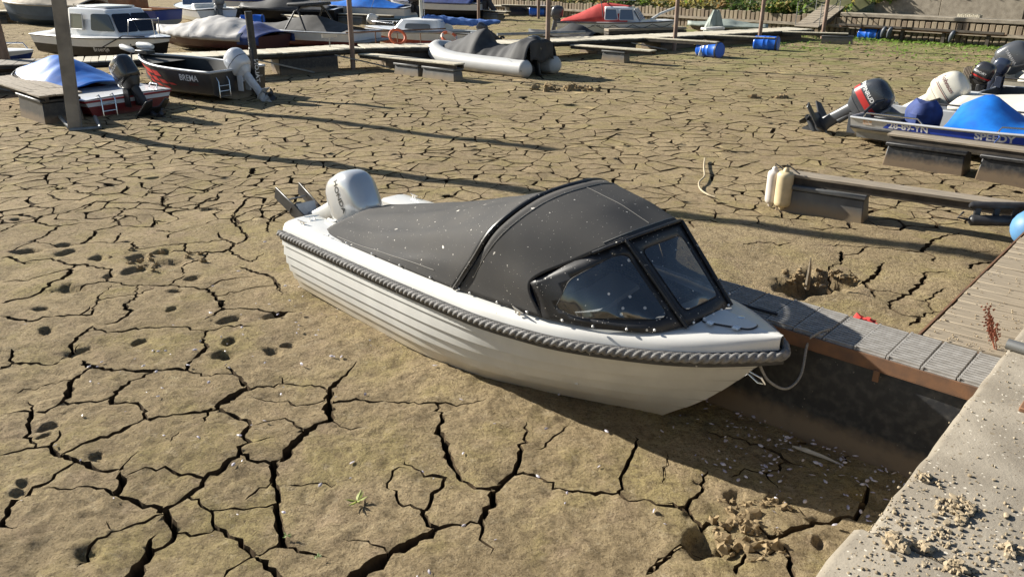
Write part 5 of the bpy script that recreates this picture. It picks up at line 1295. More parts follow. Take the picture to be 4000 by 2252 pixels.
# rope on the mud, sticks, shells and plants near the boat
t=thing('frayed_rope','frayed pale rope lying across the cracked mud','rope')
b=MB();b.tube(cv3([(3.16,12.84,.02),(3.0,12.2,.03),(2.89,11.67,.02),(2.72,11.26,.03),(2.67,10.93,.02),(2.70,10.63,.03),(2.78,10.52,.02)],50),.013,7,prof=lambda a,i:.8+.3*abs(math.cos(1.5*(a+i*.8))));b.build('rope_strand',M('bleached rope',(.48,.40,.27),.9,var=.3,vscale=30),t,smooth=60)
t=thing('mooring_rope','grey mooring rope sagging from the white bow to the ribbed jetty','rope')
b=MB()
def LW(x,y,z):
    a=R(-46.4);return Vector((-1.66+x*math.cos(a)-y*math.sin(a),7.80+x*math.sin(a)+y*math.cos(a),z))
def QW(x,y,z): return Vector((.86+.678*x-.735*y,1.70+.735*x+.678*y,z))
b.tube(cv3([LW(4.66,.0,.66),LW(4.72,.03,.56),LW(4.80,.12,.50),LW(4.80,.30,.53),QW(2.905,1.22,.68),QW(2.92,1.19,.76),QW(3.05,1.15,.77)],44),.009,7);b.build('rope_line',ROPE,t,smooth=60)
rail_tube(BT,[(4.60,-.012,.60),(4.69,-.012,.585),(4.71,0,.545),(4.66,.012,.53),(4.58,.012,.57)],.008,CHROME,'bow_eye')
t=thing('metal_rod','black metal rod lying on the ribbed jetty beside the canopy','rod')
b=MB();b.tube([QW(2.99,2.15,.775),QW(3.03,1.50,.775)],.011,6);b.build('rod_bar',BLACKPL,t)
t=thing('driftwood','pale driftwood stick in the boat shadow','driftwood',(0,0,0))
b=MB();b.tube([(1.86,4.47,.03),(1.93,4.42,.035),(2.02,4.35,.03),(2.12,4.28,.015)],[.006,.013,.011,.004],8,prof=lambda a,i:1+.2*math.sin(3*a+i));b.build('stick',M('bleached driftwood',(.42,.39,.34),.9,var=.3,vscale=20),t)
t=thing('wooden_stake','splintered stake stuck in the scour hollow beyond the ribbed jetty','stake')
b=MB();b.tube([(3.02,7.52,-.10),(2.98,7.42,.16),(2.95,7.36,.30)],[.028,.018,.005],6);b.build('stake_shaft',WOOD,t)
b=MB();b.tube([(3.22,7.55,-.08),(3.12,7.38,.0),(3.02,7.22,.05)],[.012,.009,.003],6);b.build('splinter',WOOD,t)
SHELL=M('pale mussel shell',(.62,.58,.58),.4,var=.5,vscale=30,col2=(.30,.27,.36))
def shell_mesh(b,x,y,z,r,a,til):
    m=Matrix.Translation((x,y,z))@Matrix.Rotation(a,4,'Z')@Matrix.Rotation(til,4,'X')
    n=7;v=[m@Vector((0,0,r*.35))]+[m@Vector((r*(1.5 if abs(math.cos(2*pi*i/n))>.7 else 1)*math.cos(2*pi*i/n),r*.75*math.sin(2*pi*i/n),0)) for i in range(n)]
    b.add(v,[(0,1+i,1+(i+1)%n) for i in range(n)])
rs=random.Random(11);b=MB()
for i in range(560):
    if i<420: x=rs.gauss(2.1,.45);y=rs.gauss(4.55,.45)
    elif i<500: x=rs.gauss(-2.1,.8);y=rs.gauss(6.4,.8)
    else: x=rs.uniform(-4,1.5);y=rs.uniform(3.2,6)
    shell_mesh(b,x,y,.006+.02*float(fbm(np.array([x*.9]),np.array([y*.9]),3,3)[0])+.012,rs.choice([.006,.008,.011,.015]),rs.uniform(0,6.3),rs.gauss(0,.5))
o=b.build('shell_scatter',SHELL,None,smooth=0);tag(o,'small broken mussel shells scattered over the mud','shells',kind='stuff')
def seedling(name,label,x,y,r,n,seed,col=(.16,.24,.05)):
    rs=random.Random(seed);t=thing(name,label,'plant',(x,y,.0),0,'seedlings on the mud')
    b=MB()
    for i in range(n):
        a=rs.uniform(0,6.3);l=r*rs.uniform(.5,1.1);w=l*.16;e=rs.uniform(.2,.9);d=Vector((math.cos(a)*math.cos(e),math.sin(a)*math.cos(e),math.sin(e)));s_=Vector((-math.sin(a),math.cos(a),0))*w
        b.add([Vector((0,0,.01)),d*l*.5+s_,d*l,d*l*.5-s_],[(0,1,2,3)])
    b.build('leaves',M('seedling green %s'%(col,),col,.6,var=.3,vscale=40),t,smooth=0)
seedling('seedling','yellow green seedling on the plate left of the wide crack at the bottom',-.93,3.92,.075,16,1,(.30,.34,.06))
seedling('seedling','tiny green sprout at the edge of the long dark crack',-1.27,3.61,.035,10,2)
seedling('seedling','tiny green sprout nearest the bottom picture edge',-1.06,3.44,.03,8,3)
seedling('seedling','single green sprout in the middle of a large mud plate at lower left',-1.91,4.35,.02,6,4)

# ================================================================ main jetty, poles and boats on the left
def pole(label,x,y,w,top,dx=0,dy=0,mat=None,square=False,name='mooring_pole',h=4.2):
    m=mat or M('rusty steel pole',(.20,.12,.085),.8,var=.5,vscale=3,col2=(.30,.22,.17),bump=.004,bscale=30,stretch=(3,3,.6))
    t=thing(name,label,'pole',(x,y,0),R(20),'mooring poles')
    b=MB();n=10;rings=[]
    for i in range(n+1):
        z=lerp(-.3,h,i/n);cx,cy=dx*z,dy*z
        if square: rings.append([(cx+w/2*a,cy+w/2*c,z) for a,c in ((-1,-1),(1,-1),(1,1),(-1,1))])
        else: rings.append([(cx+w/2*math.cos(k*pi/7),cy+w/2*math.sin(k*pi/7),z) for k in range(14)])
    b.loft(rings,True,(True,True));b.build('shaft',m,t,smooth=50,bevel=.01 if square else 0)
    b=MB();z=h+.001;b.lathe([(w*.62,0),(w*.62,.05),(w*.2,.12),(0,.12)],12,Matrix.Translation((dx*z,dy*z,z)));b.build('pole_cap',BLACKPL,t,smooth=40)
    return t
CONCP=M('grey concrete pole',(.30,.265,.22),.85,var=.4,vscale=3,col2=(.19,.165,.14),bump=.006,bscale=30)
pole('square grey concrete pole in front of the blue covered boat',-8.35,15.19,.22,0,.075,-.025,CONCP,True,h=7.2)
RUSTP=M('rust streaked pole',(.25,.17,.12),.8,var=.5,vscale=3,col2=(.15,.09,.06),bump=.005,bscale=25,stretch=(3,3,.5))
pole('leaning rust streaked pole at the left picture edge',-13.2,21.4,.22,0,-.03,.0,RUSTP,True,h=7.6)
for lab,x,y,w,dx in [('brown steel mooring pole left of the inflatable boat',-4.73,24.35,.15,.012),('brown steel mooring pole just right of the inflatable boat',1.16,26.9,.15,.004),('rusty mooring pole behind the finger with two blue barrels',5.88,29.9,.15,.0),('rusty mooring pole beside the single blue barrel',9.55,32.0,.15,.01),('dark mooring pole at the foot of the far stairs',12.95,34.6,.16,.01),
   ('thin dark pole behind the sail boat boom',-1.75,44.0,.16,.0),('far pole in front of the pile wall',1.5,47.5,.16,.0)]:
    pole(lab,x,y,w,0,dx,0)
# --- the main jetty: cross boards on two stringers, sagging on the mud
JP=[(-14.2,19.4,.66),(-11.6,20.4,.66),(-9.2,21.5,.65),(-6.45,23.0,.64),(-4.5,24.55,.62),(-2.3,25.35,.58),(1.2,27.3,.55),(4.6,29.3,.50),(8.6,32.0,.44),(12.6,34.6,.40)]
mj=thing('main_jetty','long pale plank jetty crossing the harbour behind the front boats','jetty')
cum=[0.]
for a,c in zip(JP[:-1],JP[1:]): cum.append(cum[-1]+math.dist(a,c))
def jp(d,k=0):
    i=min(max(0,int(np.searchsorted(cum,d))-1),len(JP)-2);t=(d-cum[i])/(cum[i+1]-cum[i])
    p=Vector(JP[i]).lerp(Vector(JP[i+1]),t);q=Vector(JP[i+1])-Vector(JP[i]);q.z=0;q.normalize();return p,q,Vector((-q.y,q.x,0))
d=.0;JW=1.3;pm=None
BOARDS=[M('bleached board %d'%i,c,.85,var=.35,vscale=2.,stretch=(1.5,10,3),bump=.004,bscale=9) for i,c in enumerate([(.66,.60,.47),(.72,.66,.53),(.60,.54,.42)])]
dark_boards=[M('grey board',(.30,.27,.225),.85,var=.4,vscale=2.,stretch=(1.5,10,3))]
protos=[]
for m in BOARDS+dark_boards:
    b=MB();b.box(-.001,.16,0,JW,-.035,0);o=b.build('deck_board',m,mj,smooth=0);protos.append(o)
used=set();n=0
while d<cum[-1]-.2 and n<298:
    p,q,s=jp(d);k=random.randrange(3) if p.x>-11.6 else 3
    o=protos[k] if k not in used else link_copy(protos[k],mj);used.add(k)
    o.location=p+Vector((0,0,random.uniform(-.006,.006)));o.rotation_euler=(0,0,math.atan2(q.y,q.x)+random.uniform(-.015,.015));d+=.172;n+=1
if 3 not in used: bpy.data.objects.remove(protos[3])
for off in (.06,JW-.06):
    b=MB();b.tube([jp(x)[0]+jp(x)[2]*off+Vector((0,0,-.10)) for x in np.linspace(0.01,cum[-1]-.01,60)],.075,4);b.build('stringer',DARKWOOD,mj,smooth=0)
# floats and bracing underneath
x=.8
while x<cum[-1]-1.5:
    p,q,s=jp(x);b=MB();m=Matrix.Translation(p-Vector((0,0,p.z)))@Matrix.Rotation(math.atan2(q.y,q.x),4,'Z')
    b.box(0,1.7,.12,JW-.12,-.1,p.z-.17,mat=m);b.build('float',FLOATBLK,mj,bevel=.02)
    x+=random.choice([2.9,3.3,4.4])
x=.3
while x<cum[-1]-3:
    p,q,s=jp(x);p2,_,_=jp(x+1.6)
    b=MB();b.beam(p+s*.03+Vector((0,0,-.15)),Vector((p2.x,p2.y,.05))-s*.10,.05,.04);b.build('brace',GREYSTEEL,mj)
    x+=random.uniform(1.7,3.1)
# life rings, hand rail and pipes on the jetty
def lifering(label,x,y,z,r,seg,rz,tilt):
    t=thing('life_ring',label,'life ring',(x,y,z),rz,'life rings on the jetty',rx=tilt)
    for k in range(8):
        b=MB();b.tube([(r*math.cos(a),0,r*math.sin(a)+r) for a in np.linspace(k*pi/4,(k+1)*pi/4,6)],.045,8,False)
        b.build('ring_segment',M('ring orange',(.60,.13,.05),.6) if k%2==seg or seg==2 else M('ring white',(.62,.5,.42),.6),t,smooth=60)
    return t
lifering('bright orange life ring lying at the far jetty edge',-3.55,26.05,.60,.25,2,R(25),R(-35))
lifering('faded orange and white life ring right of the orange one',-1.95,26.7,.59,.24,0,R(25),R(-55))
def railing(label,pts,h,posts,name='pipe_railing',z0=.6,mat=None):
    t=thing(name,label,'railing');m=mat or RUST
    rail_tube(t,[(x,y,z0+h) for x,y in pts],.022,m,'top_rail')
    for (x,y) in posts: rail_tube(t,[(x,y,z0-.1),(x,y,z0+h)],.018,m,'post')
    return t
railing('low rusty pipe railing on the jetty left of the life rings',[(-5.2,26.0),(-2.2,27.6)],.34,[(-5.0,26.1),(-4.35,26.45),(-3.7,26.8),(-3.0,27.2)])
t=thing('jetty_pipe','pale grey pipe lying along the jetty behind the life rings','pipe');rail_tube(t,[(-3.9,26.5,.92),(-1.4,27.75,.82)],.045,GREYSTEEL,'pipe_run')
t=thing('jetty_pipe','grey pipe lying on the jetty behind the inflatable','pipe');rail_tube(t,[(-.5,28.0,.72),(2.6,29.6,.68)],.05,GREYSTEEL,'pipe_run')
t=thing('notice_board','small grey sign board on a post at the jetty edge','sign',(-5.45,24.75,.6),R(25));b=MB();b.box(-.22,.22,-.012,.012,.30,.40);b.build('board',M('grey sign',(.42,.39,.34),.6),t);rail_tube(t,[(0,.02,0),(0,.02,.36)],.015,GREYSTEEL,'post')
# --- fingers off the main jetty
def at_j(x):  # jetty edge point by x
    for a,c in zip(JP[:-1],JP[1:]):
        if a[0]<=x<=c[0]:
            t=(x-a[0])/(c[0]-a[0]);return (x,lerp(a[1],c[1],t)+.02)
plank_finger('finger_jetty','pale plank finger jetty with two grey floats left of the inflatable boat',at_j(-4.45),(-1.40,21.95),.47,.42,[(1.55,2.6,.40,.33,FLOATGREY),(2.72,4.0,.40,.33,FLOATGREY)],PALEWOOD,'fingers off the main jetty')
plank_finger('finger_jetty','plank finger jetty with a single grey float right of the inflatable boat',at_j(2.05),(4.45,25.9),.42,.40,[(1.25,2.15,.38,.33,FLOATGREY)],PALEWOOD,'fingers off the main jetty')
plank_finger('finger_jetty','thin plank finger jetty resting on two blue barrels',at_j(4.75),(6.9,27.7),.52,.22,[],PALEWOOD,'fingers off the main jetty')
plank_finger('finger_jetty','thin plank finger jetty resting on one blue barrel',at_j(7.3),(9.5,29.9),.47,.22,[],PALEWOOD,'fingers off the main jetty')
plank_finger('finger_jetty','plank finger jetty with black float nearest the far wall',at_j(10.9),(13.2,32.6),.40,.34,[(1.5,2.7,.40,.3,FLOATGREY)],PALEWOOD,'fingers off the main jetty')
BLUEB=M('blue plastic barrel',(.008,.11,.60),.35,var=.3,vscale=4,col2=(.02,.15,.66))
BLUEB=dirt_gradient(BLUEB,-.26,-.10,(.22,.17,.11),6.,.8)
def barrel(label,x,y,rz,r=.29,L=.88,z=None):
    t=thing('plastic_barrel',label,'barrel',(x,y,r-.04),rz,'blue barrels')
    prof=[(0,-L/2),(r*.9,-L/2),(r*.96,-L/2+.02),(r,-L/2+.05),(r*.97,-L/2+.09),(r,-.12*L),(r*1.03,-.1*L),(r*1.03,-.08*L),(r,-.06*L),(r,.06*L),(r*1.03,.08*L),(r*1.03,.1*L),(r,.12*L),(r*.97,L/2-.09),(r,L/2-.05),(r*.96,L/2-.02),(r*.9,L/2),(0,L/2)]
    b=MB();b.lathe(prof,24,Matrix.Rotation(pi/2,4,'Y'),cap=(False,False));b.build('drum',BLUEB,t,smooth=45)
    b=MB();b.lathe([(r*1.02,-.03),(r*1.05,-.03),(r*1.05,.03),(r*1.02,.03)],24,Matrix.Translation((L*.44,0,0))@Matrix.Rotation(pi/2,4,'Y'),cap=(False,False));b.build('rim',BLACKPL,t,smooth=45)
    return t
barrel('blue barrel under the end of the thin finger, with white strap',6.72,28.0,R(-50),.27,.86)
t=thing('strap_board','pale board leaning against the strapped blue barrel','board');b=MB();b.beam((6.38,27.95,.02),(6.52,28.0,.52),.12,.03,up=(0,1,0));b.build('board_face',WHITEPL,t,bevel=.003)
barrel('blue barrel with a pale patch under the next thin finger',9.28,30.15,R(-30),.27,.86)
barrel('half buried blue barrel by the far pile wall',14.9,34.6,R(-45),.24,.85)
barrel('blue barrel under the far left stretch of the pile wall',1.55,49.5,R(-10),.33,1.0)
# --- left finger in front of the blue covered boat
lf=plank_finger('finger_jetty','dark grey plank finger jetty at the left edge beside the blue covered boat',(-11.6,18.5),(-8.85,15.85),.60,.80,[(2.2,3.75,.75,.50,FLOATBLK)],WOOD,'fingers off the main jetty',planks=5)
t=thing('bent_tubing','bent grey metal tube lying on the mud under the left finger','tube');rail_tube(t,[(-9.0,15.9,.16),(-8.35,15.05,.04),(-7.9,15.25,.05),(-8.3,15.9,.14)],.04,GREYSTEEL,'frame_tube')
# ================================================================ blue covered boat with black outboard
BB=thing('covered_boat','white and dark red boat under a blue cover with black outboard and swim ladder','boat',(-8.15,17.2,-.06),R(147),'boats along the main jetty')
h=Hull(4.4,2.15,.44,sheer=.26,t0=.42,sw=.93,chine=.86,zc=.25,over=.5)
DRED=dirt_gradient(M('dark red gelcoat',(.20,.018,.02),.35,var=.2,clear=.3),.0,.17,(.16,.12,.085),5.,.95)
GELW=M('bright white gelcoat',(.74,.75,.76),.3,var=.08,clear=.3)
h.skin(BB,[GELW,DRED],(0,.30,1));h.rail(BB,M('red rub rail',(.30,.02,.02),.5),.022,dz=-.04)
h.deck(BB,GELW,0,.30,.03);h.deck(BB,GELW,.60,1,.12,'foredeck')
b=MB();b.box(.05,1.05,-.62,.62,.405,.46);b.build('sun_deck',GELW,BB,bevel=.04,bseg=3)
h.tarp(BB,BLUETARP,lambda t:.10+.44*math.exp(-((t-.56)/.22)**2),.22,.84,hang=.0,p=1.5,fold=.03,seed=21,out=-.14,name='blue_cover',base=.05)
b=MB()
for k in range(9):
    t_=.66+.02*k;b.tube([h.gun(t_,1,-.16,.14),h.gun(t_+.012,1,-.06,.06)],.006,4)
b.build('tie_cord',DARKROPE,BB)
lettering('94-47-YF',.13,BLACKINK,BB,on_hull(h,3.05,.20,off=.01,side=1,dirn=-1),bold=.01)
o=outboard(BB,(-.06,0,.50),tilt=R(38),scale=1.25,col=(.03,.032,.036),text='MERCURY',textcol=(.65,.65,.66),side=1,tsize=.078,toff=(-.33,.36),rough=.25,style=1,legcol=(.03,.03,.033),foil=True)
ladder(BB,.0,.55,.02,.36,.30,3)
rail_tube(BB,[(.15,-.75,.44),(.2,-.82,.55),(.5,-.85,.55),(.55,-.83,.44)],.014,CHROME,'grab_rail')
# ================================================================ dark Brema boat
BR=thing('fishing_boat','dark grey fishing boat with red graphics and white outboard at the jetty','boat',(-6.42,19.15,-.02),R(149),'boats along the main jetty')
h=Hull(3.6,1.72,.68,sheer=.16,t0=.42,sw=.95,chine=.93,zc=.24,over=.55,pw=2.0)
DGREY=dirt_gradient(M('dark grey paint',(.040,.038,.038),.4,var=.3,vscale=3,clear=.3),.0,.26,(.30,.24,.16),4.,.9)
h.skin(BR,[DGREY],(0,1));h.inside(BR,M('black liner',(.016,.017,.018),.6,var=.4),.30,.10);h.rail(BR,ALUTOP,.030,'alloy_gunwale',dz=.01)
b=MB();b.box(.15,1.5,-.62,.62,.40,.46);b.build('casting_deck',M('dark grey carpet',(.05,.05,.05),.9,var=.3),BR,bevel=.01)
b=MB();b.loft([[Vector((t*h.L,v*(h.hb(t)-.05),h.zs(t)-.05)) for v in np.linspace(-1,1,7)] for t in np.linspace(.70,.99,8)],False);b.build('bow_deck',M('dark grey carpet',(.05,.05,.05)),BR)
lettering('BREMA',.20,WHITEINK,BR,on_hull(h,1.05,.30,off=.008,side=1,dirn=-1),bold=.01)
REDG=M('red graphic',(.68,.05,.04),.45)
lettering('BREMA',.10,M('dark red lettering',(.12,.015,.015),.45),BR,on_hull(h,.75,.44,off=.008,side=1,dirn=-1))
k=0
for (x,q,l,hh) in [(2.10,.12,.40,.13),(1.72,.14,.30,.14),(2.58,.10,.40,.09),(2.25,.30,.34,.11),(1.85,.32,.26,.12),(1.50,.36,.24,.11),(2.1,.46,.26,.07),(1.75,.50,.22,.07),(1.42,.54,.20,.07),(1.2,.42,.20,.06)]:
    b=MB();b.loft(strip(h,x,x+l,q,q+hh,1,.006,4,slant=.14),False);b.build('red_graphic',REDG,BR,smooth=60)
outboard(BR,(-.12,.0,.48),tilt=R(42),scale=1.12,col=(.66,.68,.72),text=None,side=1,rough=.22,metal=.05,stripe=[(.30,.315,(.05,.05,.06))])
ladder(BR,.02,.52,.12,.40,.30,3)
b=MB();b.tube([(-.10,-.42,.02),(-.10,-.42,1.2),(-.10,-.42,1.95)],[.06,.085,.085],8);b.build('anchor_mast',BLACKPL,BR,smooth=50)
b=MB();b.box(-.17,-.03,-.50,-.34,.15,1.15);b.build('anchor_housing',BLACKPL,BR,bevel=.02)
lettering('TALON',.16,WHITEINK,BR,lambda x,y:Vector((-.172,-.36-y,.35+x)),bold=.02)
lettering('V 2000 BETTY',.06,WHITEINK,BR,lambda x,y:Vector((-.008,-.35-x,.44+y)))
b=MB();b.add([(-.006,-.62,.56),(-.006,-.56,.50),(-.006,-.52,.58),(-.006,-.58,.54)],[(0,1,2,3)]);b.build('gold_emblem',M('gold emblem',(.45,.25,.08),.5),BR)
# bow mounted trolling motor
b=MB();b.box(3.1,3.6,-.10,.14,.86,.95);b.build('motor_mount',BLACKPL,BR,bevel=.01)
b=MB();b.tube([(2.95,.05,1.05),(3.15,.05,1.06),(3.5,.05,1.06)],[.05,.09,.085],10);b.build('motor_head',WHITEPL,BR,smooth=50)
b=MB();b.lathe([(0,-.25),(.05,-.24),(.07,-.15),(.07,.2),(.04,.26),(0,.27)],12,Matrix.Translation((3.6,.32,1.0))@Matrix.Rotation(R(80),4,'Y'));b.build('trolling_motor',WHITEPL,BR,smooth=50)
rail_tube(BR,[(3.65,.22,.68),(3.6,.2,1.1)],.02,BLACKPL,'motor_shaft')
# ================================================================ inflatable
IN=thing('inflatable_boat','grey inflatable boat under a peaked black cover','boat',(.52,23.35,0),R(139),'boats along the main jetty')
TUBE=dirt_gradient(M('grey hypalon',(.52,.52,.51),.5,var=.1,vscale=3),.0,.16,(.40,.31,.20),4.,.7)
for s in (-1,1):
    P_=[(-.55,s*.66,.24),(-.35,s*.66,.24),(0,s*.66,.24),(1.2,s*.66,.25),(2.4,s*.64,.28),(3.1,s*.52,.36),(3.55,s*.30,.45),(3.75,s*.0,.50)]
    c=cv3(P_,40);r=[.06+.19*min(1,(i/5)**.6) if i<5 else .255 for i in range(41)]
    b=MB();b.tube(c,r,16);b.build('side_tube',TUBE,IN,smooth=60)
    b=MB();b.tube([p+Vector((0,s*.22,-.02)) for p in c[4:38]],.022,6);b.build('rub_strip',M('dark grey strip',(.06,.06,.065),.6),IN,smooth=60)
b=MB();b.box(.1,3.2,-.55,.55,.10,.14);b.box(.0,.06,-.48,.48,.05,.52);b.build('floor_and_transom',BLACKPL,IN)
def incover(u,v):
    x=lerp(-.40,3.45,u);q=v*2-1
    w=.74*(1 if x<2.4 else max(.08,1-((x-2.4)/1.35)**1.8));base=.34+.16*max(0,(x-2)/1.6)
    pk=interp([-.40,-.25,.05,.25,.9,1.5,1.72,2.0,2.7,3.3,3.5],[.62,.66,.68,.62,.40,.50,.86,.80,.45,.22,.10],x)
    k=abs(q);sh=interp([-.4,.1,.3,1.2,1.7,2.6,3.5],[.30,.30,.5,1.1,.9,1.3,1.6],x)
    z=base+pk*(1-k**(1/sh if sh<.6 else 1.35/ max(sh,.8)))*1.0
    if x<.15: z=base+pk*(1-k**5)
    z+=.03*noise.noise(Vector((x*4,q*3,7)))+.02*math.sin(x*17+q*4)*k
    if u<=0: x-=0
    return Vector((x,q*w,z))
b=MB();b.grid(incover,46,30)
# rear drop of the cover over the motor
def drop(u,v):
    p=incover(0,lerp(.16,.84,u));return Vector((p.x-.02-.03*v+.02*math.sin(u*14),p.y,lerp(p.z,.42+.06*math.sin(u*9),v)))
b.grid(drop,20,6);b.build('black_cover',BLACKCLOTH,IN,smooth=60,solid=.004)
outboard(IN,(-.06,0,.50),tilt=R(8),scale=.95,col=(.03,.03,.03),legcol=(.03,.03,.03))
lettering('2',.16,M('yellow decal',(.45,.42,.08),.5),IN,lambda x,y:Vector((-.10-x*-1 if 0 else .05-x,.66+.225*math.sin(R(60))*.0+.14,.24+.195+y*.0+.0)) if 0 else Vector((.12-x,.66+.235*math.cos(R(62)-y*4.2)+.003,.24+.235*math.sin(R(62)-y*-4.2*0+y*0)+.004+y*.3)))

# ================================================================ boats behind the main jetty
NAVYGLASS=M('dark tinted glass',(.008,.010,.020),.08,spec=.6)
BLACKHULL=M('black hull paint',(.008,.008,.011),.45,var=.2,spec=.3)
def window(parent,quad,name='window',mat=NAVYGLASS,frame=None,off=.006,r=.1):
    """rounded pane on a planar quad (bl,br,tr,tl)"""
    q=[Vector(p) for p in quad];n=(q[1]-q[0]).cross(q[3]-q[0]).normalized()
    RPp=roundpoly([(0,0),(1,0),(1,1),(0,1)],r,4);P3=[q[0].lerp(q[1],u).lerp(q[3].lerp(q[2],u),v)+n*off for u,v in RPp]
    b=MB();b.loft([[p-n*.02 for p in P3],P3],True,(False,True));o=b.build(name,mat,parent,smooth=0)
    if frame:
        b=MB();b.tube(P3+[P3[0]],.016,6,False);b.build('frame',frame,o,smooth=60)
    return o
# --- white cabin boat with black hull
CB=thing('cabin_boat','white cabin boat with black lower hull and dark windows behind the blue covered boat','boat',(-15.6,28.6,.0),R(-33),'boats behind the main jetty')
h=Hull(6.2,2.2,.78,sheer=.10,t0=.45,sw=.9,chine=.82,zc=.25,over=.5,pw=2.4)
h.skin(CB,[GELW,BLACKHULL],(0,.34,1));h.rail(CB,BLACKPL,.025,dz=-.02);h.deck(CB,GELW,.0,1,.06)
def cabin(parent,x0,x1,w0,w1,z0,z1,mat,rf=.5,rb=.1,name='cabin'):
    b=MB();nr=[]
    def ring(z,k):
        xa=x0+rb*k;xb=x1-rf*k;wa=w0*(1-.10*k);wb=w1*(1-.10*k)
        return [Vector((x,y,z)) for x,y in roundpoly([(xa,-wa),(xb,-wb),(xb,wb),(xa,wa)],.16,4)]
    b.loft([ring(z0,0),ring(lerp(z0,z1,.5),.5),ring(z1-.05,.93),ring(z1,1.05),ring(z1+.03,1.6)],True,(False,True));return b.build(name,mat,parent,smooth=40)
z0=.80;cb=cabin(CB,2.1,4.75,.86,.70,z0,1.62,GELW,.62,.05)
def cab_side(x0,x1,y0,y1,za,zb,ins): return [(x0,y0,za),(x1,y1,za),(x1-.1,y1+ins,zb),(x0+.05,y0+ins,zb)]
window(CB,[(2.35,-.86,1.02),(3.05,-.85,1.02),(3.05,-.80,1.48),(2.42,-.81,1.48)],frame=M('grey window frame',(.4,.4,.4),.5),mat=M('grey green pane',(.10,.11,.09),.15),name='side_window')
fw=[(3.45,-.84,1.0),(4.52,-.71,1.0),(4.25,-.66,1.50),(3.50,-.78,1.50)]
window(CB,fw,name='side_window',r=.14)
window(CB,[(4.64,-.66,.98),(4.64,.0,.98),(4.30,.0,1.50),(4.30,-.60,1.50)],name='windscreen',r=.1)
window(CB,[(4.64,.03,.98),(4.64,.66,.98),(4.30,.60,1.50),(4.30,.03,1.50)],name='windscreen',r=.1)
b=MB();b.box(2.3,3.9,-.5,.5,1.66,1.71);b.build('roof_hatch',GELW,CB,bevel=.02)
def tent(u,v):
    x=lerp(.25,2.3,u);q=v*2-1;w=lerp(.95,.86,u);pk=interp([.25,.8,1.6,2.3],[.02,.18,.55,.84],x)
    return Vector((x,q*w,.80+pk*(1-abs(q)**4)-.04*math.sin(pi*u)))
b=MB();b.grid(tent,16,18);b.build('canvas_tent',GREYCLOTH,CB,smooth=60,solid=.004)
rail_tube(CB,[(4.9,-.55,.88),(5.0,-.5,1.35),(5.55,-.15,1.38),(5.75,0,1.38),(5.55,.15,1.38),(5.0,.5,1.35),(4.9,.55,.88)],.016,CHROME,'pulpit_rail')
rail_tube(CB,[(5.6,-.1,.9),(5.6,-.12,1.38)],.014,CHROME,'pulpit_stanchion')
rail_tube(CB,[h.gun(.66,-1,.01,-.30),h.gun(.8,-1,.03,.06),h.gun(.9,-1,.02,.03)],.016,DARKROPE,'bow_line')
lettering('Broertje',.20,WHITEINK,CB,on_hull(h,3.55,.50,off=.01),shear=.2)
# --- small white boat at the left edge
SB=thing('small_boat','small pale boat with chrome rails poking in at the left edge','boat',(-18.4,26.0,0),R(-14),'boats behind the main jetty')
h=Hull(4.0,1.7,.42,sheer=.1);h.skin(SB,[DECKWH,NAVYCLOTH],(0,.4,1));h.deck(SB,DECKWH,0,1,.05);rail_tube(SB,[h.gun(.5,-1,-.1,.05),h.gun(.55,-1,-.1,.30),h.gun(.95,-1,-.02,.22),h.gun(.97,-1,0,.05)],.02)
b=MB();b.box(.6,2.0,-.5,.5,.42,.66);b.build('seat_block',DECKWH,SB,bevel=.05)
# --- grey covered boat, maroon hull
GB=thing('covered_boat','dark maroon boat wrapped in a wrinkled grey cover behind the jetty','boat',(-8.3,28.9,0),R(155),'boats behind the main jetty')
h=Hull(5.5,2.0,.62,sheer=.12,t0=.42,sw=.92)
h.skin(GB,[dirt_gradient(M('maroon hull',(.075,.022,.024),.4,var=.2),.0,.25,(.28,.22,.15),4.,.8)],(0,1))
h.tarp(GB,GREYCLOTH,lambda t:.18+.42*math.exp(-((t-.42)/.28)**2)-.1*t,.12,1.0,hang=.16,p=1.9,fold=.085,seed=31,name='grey_cover')
h.tarp(GB,NAVYCLOTH,lambda t:.12+.30*max(0,t/.14),-.02,.14,hang=.26,p=2.2,fold=.02,seed=33,name='blue_stern_cover',nu=6)
lettering('U',.26,WHITEINK,GB,on_hull(h,4.75,.52,off=.012,side=1,dirn=-1),bold=.02);lettering('370-97 B',.12,WHITEINK,GB,on_hull(h,4.45,.46,off=.012,side=1,dirn=-1))
# --- wakeboard boat with black cover and tower
WB=thing('covered_boat','white boat with black cover and arched wakeboard tower behind the jetty','boat',(-5.2,29.9,0),R(156),'boats behind the main jetty')
h=Hull(5.6,2.1,.66,sheer=.08,t0=.42,sw=.92)
h.skin(WB,[GELW,dirt_gradient(M('dark red hull',(.12,.02,.02),.4),.0,.25,(.2,.15,.1),4.,.8)],(0,.45,1));h.rail(WB,ALUTOP,.03)
h.tarp(WB,M('charcoal cover',(.065,.063,.062),.8,var=.25),lambda t:.12+.38*math.exp(-((t-.42)/.22)**2),.10,.98,hang=.03,p=1.3,fold=.02,seed=41,out=-.10,name='black_cover')
for s in (-1,1):
    rail_tube(WB,[(2.0,s*.95,.70),(2.35,s*.80,1.35)],.035,BLACKPL,'tower_leg');rail_tube(WB,[(2.9,s*.95,.72),(2.5,s*.80,1.35)],.03,BLACKPL,'tower_leg')
rail_tube(WB,[(2.4,-.82,1.33),(2.4,-.6,1.48),(2.4,0,1.52),(2.4,.6,1.48),(2.4,.82,1.33)],.06,BLACKPL,'tower_arch')
b=MB();b.box(2.0,2.9,-.75,.75,1.50,1.62);b.build('folded_bimini',BLACKCLOTH,WB,bevel=.05,bseg=2)
